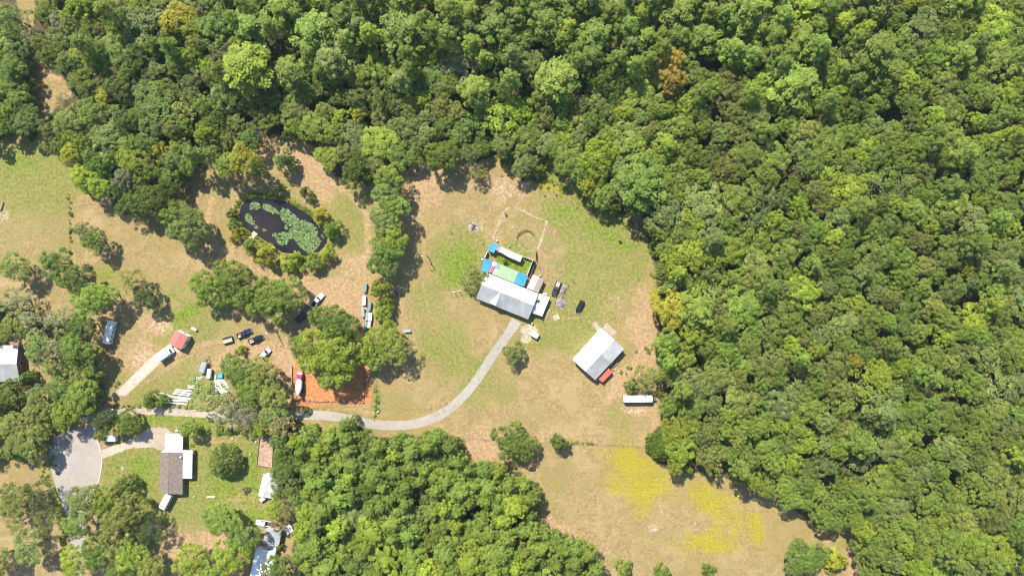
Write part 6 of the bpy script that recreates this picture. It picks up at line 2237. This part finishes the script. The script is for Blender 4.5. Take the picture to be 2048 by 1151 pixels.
# formwork round the clay pad
rt = thing('formwork', 'dark board formwork staked along the lower and right edges of the clay pad', 'formwork', base([ZK(1195, 740)]))
for line, n in (([(205, 720), (1195, 745)], 8), ([(1195, 745), (1200, 250)], 5), ([(215, 735), (1200, 760)], 8)):
    a, c = W(*ZK(*line[0])) - rt.location, W(*ZK(*line[1])) - rt.location
    for k in range(n):
        p, s_ = a.lerp(c, k / n + .004), a.lerp(c, (k + 1) / n - .004)
        m0, d = (p + s_) / 2, s_ - p
        MB().box((m0.x, m0.y, .16), (d.length, .06, .34), math.atan2(d.y, d.x)).build('form_board', M_DKWOOD if line[0] != (215, 735) else M_PALEW, rt)
for x, y in ((430, 712), (688, 718), (940, 724), (1195, 740), (1200, 500), (1200, 380)):
    p = W(*ZK(x, y)) - rt.location
    MB().box((p.x, p.y, .3), (.3, .3, .7), .4).build('stake', M_DKWOOD, rt)
rt = thing('board_wall', 'long brown board with a white sheet at the left edge of the clay pad', 'board', base([ZK(170, 350)]))
a, c = W(*ZK(176, 228)) - rt.location, W(*ZK(178, 480)) - rt.location
for k in range(4):
    p, s_ = a.lerp(c, k / 4 + .005), a.lerp(c, (k + 1) / 4 - .005)
    m0, d = (p + s_) / 2, s_ - p
    MB().box((m0.x, m0.y, .35), (d.length, .16, .7), math.atan2(d.y, d.x)).build('board', M_WOOD, rt)
MB().box((a.x - .4, a.y - 2.0, .2), (.3, 2.6, .4)).build('white_sheet', M_BEIGE, rt)
# round stock tank
rt = thing('stock_tank', 'round black-rimmed stock tank with pale inside below the clay pad', 'stock tank', base([ZK(1385, 858)]))
nn = 20
rings = [[(r_ * math.cos(6.283 * k / nn), r_ * math.sin(6.283 * k / nn), z) for k in range(nn)] for r_, z in ((.66, 0), (.70, .62), (.60, .62), (.58, .14))]
MB().loft(rings).build('tank_wall', M_DARKM, rt)
MB().tube((0, 0, .1), (0, 0, .3), .575, .575, 18).build('pale_lining', M_WHITE, rt)
rt = place('wood_plank', 'short pale plank on the grass beside the stock tank', 'plank', *ZK(1332, 905), (10, -60), 0)
MB().box((0, 0, .06), (1.3, .28, .08)).build('plank', M_PALEW, rt)

# beams, slab and clutter left of the trees
BEAMS = [((172, 566), (500, 660), .6), ((225, 600), (520, 640), .3), ((340, 575), (540, 600), .28), ((372, 530), (560, 548), .3), ((365, 550), (570, 580), .28), ((222, 640), (300, 652), .3), ((238, 682), (300, 688), .28), ((300, 655), (520, 668), .3), ((300, 685), (510, 706), .28),
         ((515, 480), (600, 490), .3), ((520, 502), (600, 512), .28), ((570, 432), (690, 402), .32), ((575, 412), (680, 388), .3), ((610, 385), (700, 380), .28), ((400, 615), (560, 640), .3)]
for k, (a, c, z) in enumerate(BEAMS):
    p, q = W(*Z7(*a)), W(*Z7(*c))
    d = q - p
    m0 = (p + q) / 2
    lab = 'longest white steel beam lying slanted on the grass' if k == 0 else ('white steel beam near the grey ribbed trailer' if 11 <= k <= 13 else 'white steel beam lying in the stack on the grass above the gravel lane')
    rt = thing('steel_beam', lab, 'beam', (m0.x, m0.y, 0), math.atan2(d.y, d.x), 'white steel beams beside the red shed drive' if k else None)
    z0 = .14 if k % 2 else .34
    MB().box((0, 0, z0 + .22), (d.length, .42, .07)).build('flange', M_PIPE, rt)
    MB().box((0, 0, z0 - .1), (d.length, .42, .07)).build('flange', M_PIPE, rt)
    MB().box((0, 0, z0 + .06), (d.length, .1, .25)).build('web', M_PIPE, rt)
    for s in (-1, 1):
        MB().box((s * d.length * .32, 0, (z0 - .135) / 2), (.18, .7, max(.02, z0 - .135))).build('bearer', M_DKWOOD, rt)
tag(MB().slab([(W(*Z7(*p)).x, W(*Z7(*p)).y, .06) for p in ((833, 412), (925, 402), (985, 450), (1015, 500), (975, 585), (900, 575), (848, 545))], .16).build('concrete_slab', mat('white_concrete', (0.66, 0.64, 0.60), .8, var=.08, scale=.6, bump=.2)), 'white concrete slab among the trees right of the box trailers', 'slab', kind='structure')
rt = place('turquoise_bin', 'open turquoise bin at the top of the white concrete slab', 'bin', *Z7(898, 364), (1, -.05), .8)
b = MB()
for x, y, sx, sy in ((0, .78, 1.9, .08), (0, -.78, 1.9, .08), (.92, 0, .08, 1.5), (-.92, 0, .08, 1.5)):
    b.box((x, y, .5), (sx, sy, 1.0))
b.build('bin_wall', M_TURQ, rt)
MB().box((0, 0, .06), (1.76, 1.48, .1)).build('bin_floor', M_TURQ, rt)
MB().box((0, 0, .72), (1.74, 1.46, .06)).build('bin_contents', M_TURQ, rt)
rt = place('pink_cart', 'small pinkish cart beside the turquoise bin', 'cart', *Z7(848, 380), (0, 1), .4)
MB().box((0, 0, .5), (1.5, .75, .35), top=.9).build('tub', mat('faded_pink_plastic', (.55, .38, .35), .6), rt)
for s in (-1, 1):
    wheel(rt, -.3, s * .42, .22, .1)
    MB().tube((.7, s * .25, .5), (1.4, s * .12, .7), .03, .03, 5).build('handle', M_STEEL, rt)
rt = place('scrap_heap', 'heap of whitish scrap metal at the edge of the trees above the slab', 'scrap heap', *Z7(1000, 208), (1, 0), .3)
for k in range(22):
    MB().box((rnd.gauss(0, .9), rnd.gauss(0, .6), .1 + rnd.uniform(0, .5)), (rnd.uniform(.3, 1.0), rnd.uniform(.1, .5), rnd.uniform(.06, .2)), rnd.uniform(0, 3)).build('scrap_piece', (M_BEIGE, M_STEEL, M_WHITE, M_BOXG)[k % 4], rt)
rt = place('bar_tangle', 'dark tangle of bars behind the grey ribbed trailer', 'scrap heap', *Z7(745, 205), (1, 0), .4)
for k in range(16):
    a = Vector((rnd.gauss(0, .8), rnd.gauss(0, .6), rnd.uniform(.05, .6)))
    MB().tube(a, a + Vector((rnd.gauss(0, .8), rnd.gauss(0, .8), rnd.uniform(0, .4))), .06, .05, 5).build('bar', M_DARKM, rt)
rt = place('tarp_heap', 'grey tarpaulin heap in the trees beside the silvery trees', 'tarpaulin', *Z7(1295, 835), (1, 0), .5)


def heap(root, sx, sy, h, m, name='tarpaulin', seed=0):
    rg_ = np.random.RandomState(seed)
    n = 14
    vs, fs = [], []
    for j in range(n + 1):
        for i in range(n + 1):
            u, v = i / n * 2 - 1, j / n * 2 - 1
            d = max(abs(u), abs(v)) * .55 + math.hypot(u, v) * .45
            z = h * max(0, 1 - d ** 2.2) * (0.7 + .6 * rg_.rand()) + .015
            vs.append((u * sx / 2 * (1 + rg_.normal(0, .05)), v * sy / 2 * (1 + rg_.normal(0, .05)), z if d < .98 else .0))
    for j in range(n):
        for i in range(n):
            a = j * (n + 1) + i
            fs.append((a, a + 1, a + n + 2, a + n + 1))
    return MB().add(vs, fs).build(name, m, root)


heap(rt, 4.6, 2.8, 1.0, M_TARP, seed=3)
rt = place('tarp_heap', 'grey-brown tarpaulin pile beside the charcoal pickup, upper of two', 'tarpaulin', *Z1(1243, 655), (-60, 130), .4)
heap(rt, 4.2, 2.3, .9, M_TARP, seed=4)
rt = place('tarp_heap', 'grey-brown tarpaulin pile with planks between pickup and black car, lower of two', 'tarpaulin', *Z1(1212, 812), (10, 20), .4)
heap(rt, 3.6, 3.8, .7, M_TARP, seed=5)
for k in range(7):
    MB().box((rnd.gauss(0, 1.2), rnd.gauss(0, 1.2), .5), (1.6, .2, .08), rnd.uniform(0, 3)).build('plank', M_PALEW if k % 2 else M_CHAR, rt)
# pallet
rt = place('wooden_pallet', 'square wooden pallet on the grass right of the white annex', 'pallet', *Z1(1155, 985), (100, -48), .1)
for k in range(8):
    MB().box((0, -.9 + .257 * k, .17), (2.3, .2, .04)).build('slat', M_PALEW, rt)
for x in (-1.0, 0, 1.0):
    MB().box((x, 0, .08), (.14, 2.0, .14)).build('bearer', M_WOOD, rt)
# rounded propane tanks


def tank(label, px, py, head, L=2.4, r=.5):
    rt = place('propane_tank', label, 'tank', px, py, head, 1.0)
    nn = 14
    rings = []
    for x, k in ((-L / 2, .15), (-L / 2 + .12, .6), (-L / 2 + .35, .93), (-L / 2 + .6, 1), (L / 2 - .6, 1), (L / 2 - .35, .93), (L / 2 - .12, .6), (L / 2, .15)):
        rings.append([(x, r * k * math.cos(6.283 * i / nn), .75 + r * k * math.sin(6.283 * i / nn)) for i in range(nn)])
    MB().loft(rings).build('tank_body', M_WHITE, rt, smooth=True)
    MB().tube((0, 0, 1.2), (0, 0, 1.42), .18, .16, 10).build('valve_dome', M_GALV, rt)
    for s in (-1, 1):
        MB().box((s * L * .28, 0, .16), (.14, .8, .32)).build('leg', M_BOXG, rt)


tank('white gas tank on the grass beyond the red-roofed shed', *Z6(1440, 138), (80, 45), 2.3, .48)
tank('white gas tank between the main house and the white annex', *Z1(1022, 706), (70, 28), 1.8, .36)
# small fixtures
for lab, q, sz, mm in (('grey air unit at the back of the beige annex', Z1(957, 485), (.9, .7, .8), M_BOXG), ('small dark bin on the left side of the old garden', Z3(735, 315), (.6, .6, .9), M_DARKM), ('white bin with a long shadow behind the courtyard sheds', Z3(592, 722), (.55, .55, 1.1), M_WHITE),
                       ('grey box behind the courtyard sheds', Z3(788, 815), (.5, .6, .8), M_BOXG), ('white box at the left corner of the patio roof', Z1(268, 288), (.6, .5, .9), M_WHITE), ('dark bin on the lane lawn above the brown-roofed house', Z7(575, 900), (.5, .6, .8), M_DARKM), ('white bin by the back of the carport', Z7(378, 1025), (.9, .6, .8), M_WHITE),
                       ('pale tub on the lawn right of the carport', Z7(1045, 1122), (.7, .6, .4), M_BEIGE), ('grey barbecue at the corner of the white patio cover', Z8(1252, 378), (.8, .7, 1.0), M_DARKM), ('dark box on the drive at the door of the red-roofed shed', Z6(1110, 402), (.6, .45, .6), M_DARKM), ('grey meter cabinet at the lower corner of the main house', Z1(865, 1058), (.6, .6, 1.2), M_GALV),
                       ('white post box beside the garden plot', Z9(330, 182), (.35, .35, .8), M_WHITE), ('dark pot on the garden plot', Z9(434, 248), (.35, .35, .45), M_DARKM)):
    rt = place('garden_box' if sz[2] < .7 else 'utility_box', lab, 'box', *q, (1, rnd.uniform(-.5, .5)), sz[2])
    MB().box((0, 0, sz[2] / 2 - .05), (sz[0], sz[1], sz[2] - .1), top=.94).build('body', mm, rt)
    MB().box((0, 0, sz[2] - .06), (sz[0] + .06, sz[1] + .06, .07), top=.92).build('lid', mm, rt)
# low clipped hedge bushes
for q, d_, lab in ((Z7(658, 1018), 18, 'low clipped bush by the small tree behind the carport'), (Z7(893, 1027), 20, 'low clipped bush in the middle of the three along the lawn'), (Z7(1005, 1040), 16, 'low clipped bush nearest the silvery trees')):
    tree('shrub', *q, d_, 1.4, 'deep', lab, None, 'clipped_bush')
tree('shrub', *Z9(165, 962), 15, 1.8, 'grey', 'round grey-green bush on the lawn left of the white shed', None, 'round_bush')
tree('shrub', 1241, 482.5, 5.5, 1.5, 'dark', 'single small dark bush in the green right field', None, 'small_bush')
tree('shrub', *Z1(928, 785), 13, 4.2, 'olive', 'small palm-like bush between main house and white annex', None, 'small_bush')
tree('shrub', *Z1(545, 320), 11, 1.8, 'deep', 'small bush inside the green courtyard', None, 'small_bush')
tree('shrub', *Z1(775, 262), 8, 1.6, 'lime', 'small bush at the right end of the courtyard sheds', None, 'small_bush')
tree('shrub', *Z10(690, 690), 16, 4.0, 'mid', 'small tree against the right side of the grey workshop', None, 'small_tree')
tree('shrub', *Z8(1218, 300), 8, .8, 'yellow', 'low yellow-green plant right of the carport', None, 'small_bush')
tree('shrub', 138.5, 427, 9, 1.6, 'lime', 'bright bush on the short fence in the left field', None, 'small_bush')
tree('shrub', 139, 463, 6, 1.0, 'deep', 'dark little bush on the short fence in the left field', None, 'small_bush')
# garden bed with a stump and stones on the front lawn
rt = thing('garden_bed', 'round stone-edged garden bed with a stump on the front lawn', 'garden bed', base([Z8(338, 590)]))
for k in range(18):
    a = k / 18 * 6.283
    stone(rt, 1.5 * math.cos(a) + rnd.gauss(0, .12), 2.2 * math.sin(a) + rnd.gauss(0, .12), rnd.uniform(.14, .26))
MB().tube((.2, 1.0, 0), (.25, 1.05, 2.3), .09, .07, 7).build('stump', M_DKWOOD, rt)
for q, lab in ((Z8(1255, 910), 'grey tree stump on the lawn below the patio cover'), (Z9(247, 384), 'pale tree stump on the lawn beside the garden plot')):
    rt = thing('tree_stump', lab, 'stump', base([q]))
    MB().tube((0, 0, -.05), (0, 0, .45), .42, .34, 10).build('stump', M_WOOD, rt)
    MB().tube((0, 0, .45), (0, 0, .47), .30, .30, 10).build('cut_face', M_PALEW, rt)
rt = thing('log_pile', 'short pale logs lying on a bare patch of lawn', 'log pile', base([Z8(1445, 915)]))
for k in range(6):
    MB().tube((-1.6 + .1 * k, -.3 + .12 * k, .14), (1.5 + .1 * k, -.35 + .14 * k, .14), .12, .1, 7).build('log', M_PALEW, rt)
# white tent by the workshop
rt = place('white_tent', 'white peaked tent under the trees right of the grey workshop', 'tent', *Z10(868, 395), (30, 70), 1.6)
c4 = [(-1.6, -1.3), (1.6, -1.3), (1.6, 1.3), (-1.6, 1.3)]
for k in range(4):
    a, c = c4[k], c4[(k + 1) % 4]
    MB().slab([(a[0], a[1], 1.9), (c[0], c[1], 1.9), (0, 0, 2.7)], .03).build('canopy_panel', M_WHITE, rt)
    MB().tube((a[0], a[1], 0), (a[0], a[1], 1.9), .04, .04, 6).build('pole', M_STEEL, rt)
# dead branches lying in the wood
for k, (x, y, a) in enumerate(((1585, 655, 20), (1915, 706, 5), (2025, 577, 30), (1520, 660, 70))):
    rt = place('dead_branch', ('bare dead limbs showing in the wood right of the barn', 'bare dead limbs in a gap of the lower right wood', 'pale dead trunk by the right edge of the picture', 'bare dead limb nearest the barn field in the right wood')[k], 'dead branch', x, y, (math.cos(math.radians(a)), math.sin(math.radians(a))), 13)
    base_p = Vector((0, 0, 0))
    MB().tube((0, 0, 0), (.3, .2, 10.5), .22, .14, 7).build('trunk', M_PALEBARK, rt)
    for j in range(5):
        t = j * 1.3
        p = Vector((.3, .2, 10.3 - j * .3))
        MB().tube(p, p + Vector((math.cos(t) * 2.6, math.sin(t) * 2.6, 3.2 - .4 * j)), .12, .04, 5).build('limb', M_PALEBARK, rt)
# wires between the utility poles at the left
rt = thing('power_lines', 'thin power lines running down past the turning circle', 'power lines', base([(90, 853)]))
for dx in (-.5, .5):
    pts = []
    a, c = W(90, 853), W(94, 1190)
    for k in range(11):
        t = k / 10
        p = a.lerp(c, t) - rt.location
        pts.append((p.x + dx, p.y, 9.2 - 1.6 * 4 * t * (1 - t)))
    b = MB()
    for p, q in zip(pts[:-1], pts[1:]):
        b.tube(p, q, .035, .035, 4)
    b.build('wire', M_STEEL, rt)
# stub: marker cairn in the meadow
rt = thing('stone_cairn', 'single pale stone heap in the yellow-flowered meadow', 'stones', base([(1305, 1059)]))
for k in range(7):
    stone(rt, rnd.gauss(0, .25), rnd.gauss(0, .35), rnd.uniform(.18, .35))

# tufts of grass and yellow flowers scattered over the fields


def tufts(name, tx, ty, m, label, cat, h0, h1, n=3, spread=.12, seed=9):
    rg = np.random.RandomState(seed)
    K = len(tx) * n
    c = np.stack([(tx - CX) * S, -(ty - CY) * S, np.zeros(len(tx))], -1).repeat(n, 0)
    c[:, :2] += rg.normal(0, spread, (K, 2))
    a = rg.uniform(0, 6.283, K)
    d = np.stack([np.cos(a), np.sin(a), np.zeros(K)], -1)
    e = np.stack([-np.sin(a), np.cos(a), np.zeros(K)], -1) * rg.uniform(.05, .12, K)[:, None]
    t = c + d * rg.uniform(.12, .34, K)[:, None]
    t[:, 2] = rg.uniform(h0, h1, K)
    V = np.stack([c - e, c + e, t + e * .5, t - e * .5], 1).reshape(-1, 3)
    me = np_mesh(name, V, np.arange(K * 4).reshape(-1, 4))
    me.materials.append(m)
    o = bpy.data.objects.new(name, me)
    col.objects.link(o)
    tag(o, label, cat, kind='stuff')


def sample(A, tx, ty):
    ix = np.clip(np.searchsorted(gx, (tx - CX) * S), 0, A.shape[1] - 1)
    iy = np.clip(np.searchsorted(gy, -(ty - CY) * S), 0, A.shape[0] - 1)
    return A[iy, ix]


rg = np.random.RandomState(9)
n = 26000
tx, ty = rg.uniform(0, 2048, n), rg.uniform(270, 1151, n)
ok = (inside(tx, ty, [FOREST_A, FOREST_B, FOREST_C]) > 2) & (poly_sd(tx, ty, POND) > 3) & (poly_sd(tx, ty, road_poly) > 2)
ok &= (fbm(tx, ty, 60, 55) + rg.normal(0, .04, n) > 0.5) & (sample(dirt, tx, ty) < .6) & (sample(orange, tx, ty) < .3)
tufts('grass_tufts', tx[ok], ty[ok], mat('dry_grass_tuft', (0.22, 0.20, 0.07), .9, var=.35, scale=.2, tint=(0.11, 0.13, 0.03)), 'coarse tufts of dry and green grass over the fields', 'grass', .08, .28)
n = 60000
tx, ty = rg.uniform(1180, 1560, n), rg.uniform(870, 1130, n)
ok = sample(yellow, tx, ty) * (.35 + 1.3 * fbm(tx, ty, 14, 91)) > rg.uniform(.4, 14, n)
tufts('yellow_flowers', tx[ok], ty[ok], mat('yellow_petals', (0.40, 0.34, 0.02), .8, var=.3, scale=.6, tint=(0.25, 0.25, 0.03)), 'yellow wildflowers growing in uneven drifts in the lower meadow', 'flowers', .10, .28, 2, .2, 12)

# ------------------------------------------------------------------ thin bluish haze, added to lift the dark tones
m = bpy.data.materials.new('added_haze')
m.use_nodes = True
m.node_tree.nodes.clear()
vo = m.node_tree.nodes.new('ShaderNodeVolumePrincipled')
vo.inputs['Color'].default_value = (0.62, 0.80, 1.0, 1)
vo.inputs['Density'].default_value = 0.00006
vo.inputs['Anisotropy'].default_value = 0.2
ou = m.node_tree.nodes.new('ShaderNodeOutputMaterial')
m.node_tree.links.new(vo.outputs[0], ou.inputs['Volume'])
hz = MB().box((0, 0, 130), (8000, 8000, 264)).build('haze', m)
tag(hz, 'thin bluish haze added over the whole place to lift dark tones', 'haze', kind='stuff')
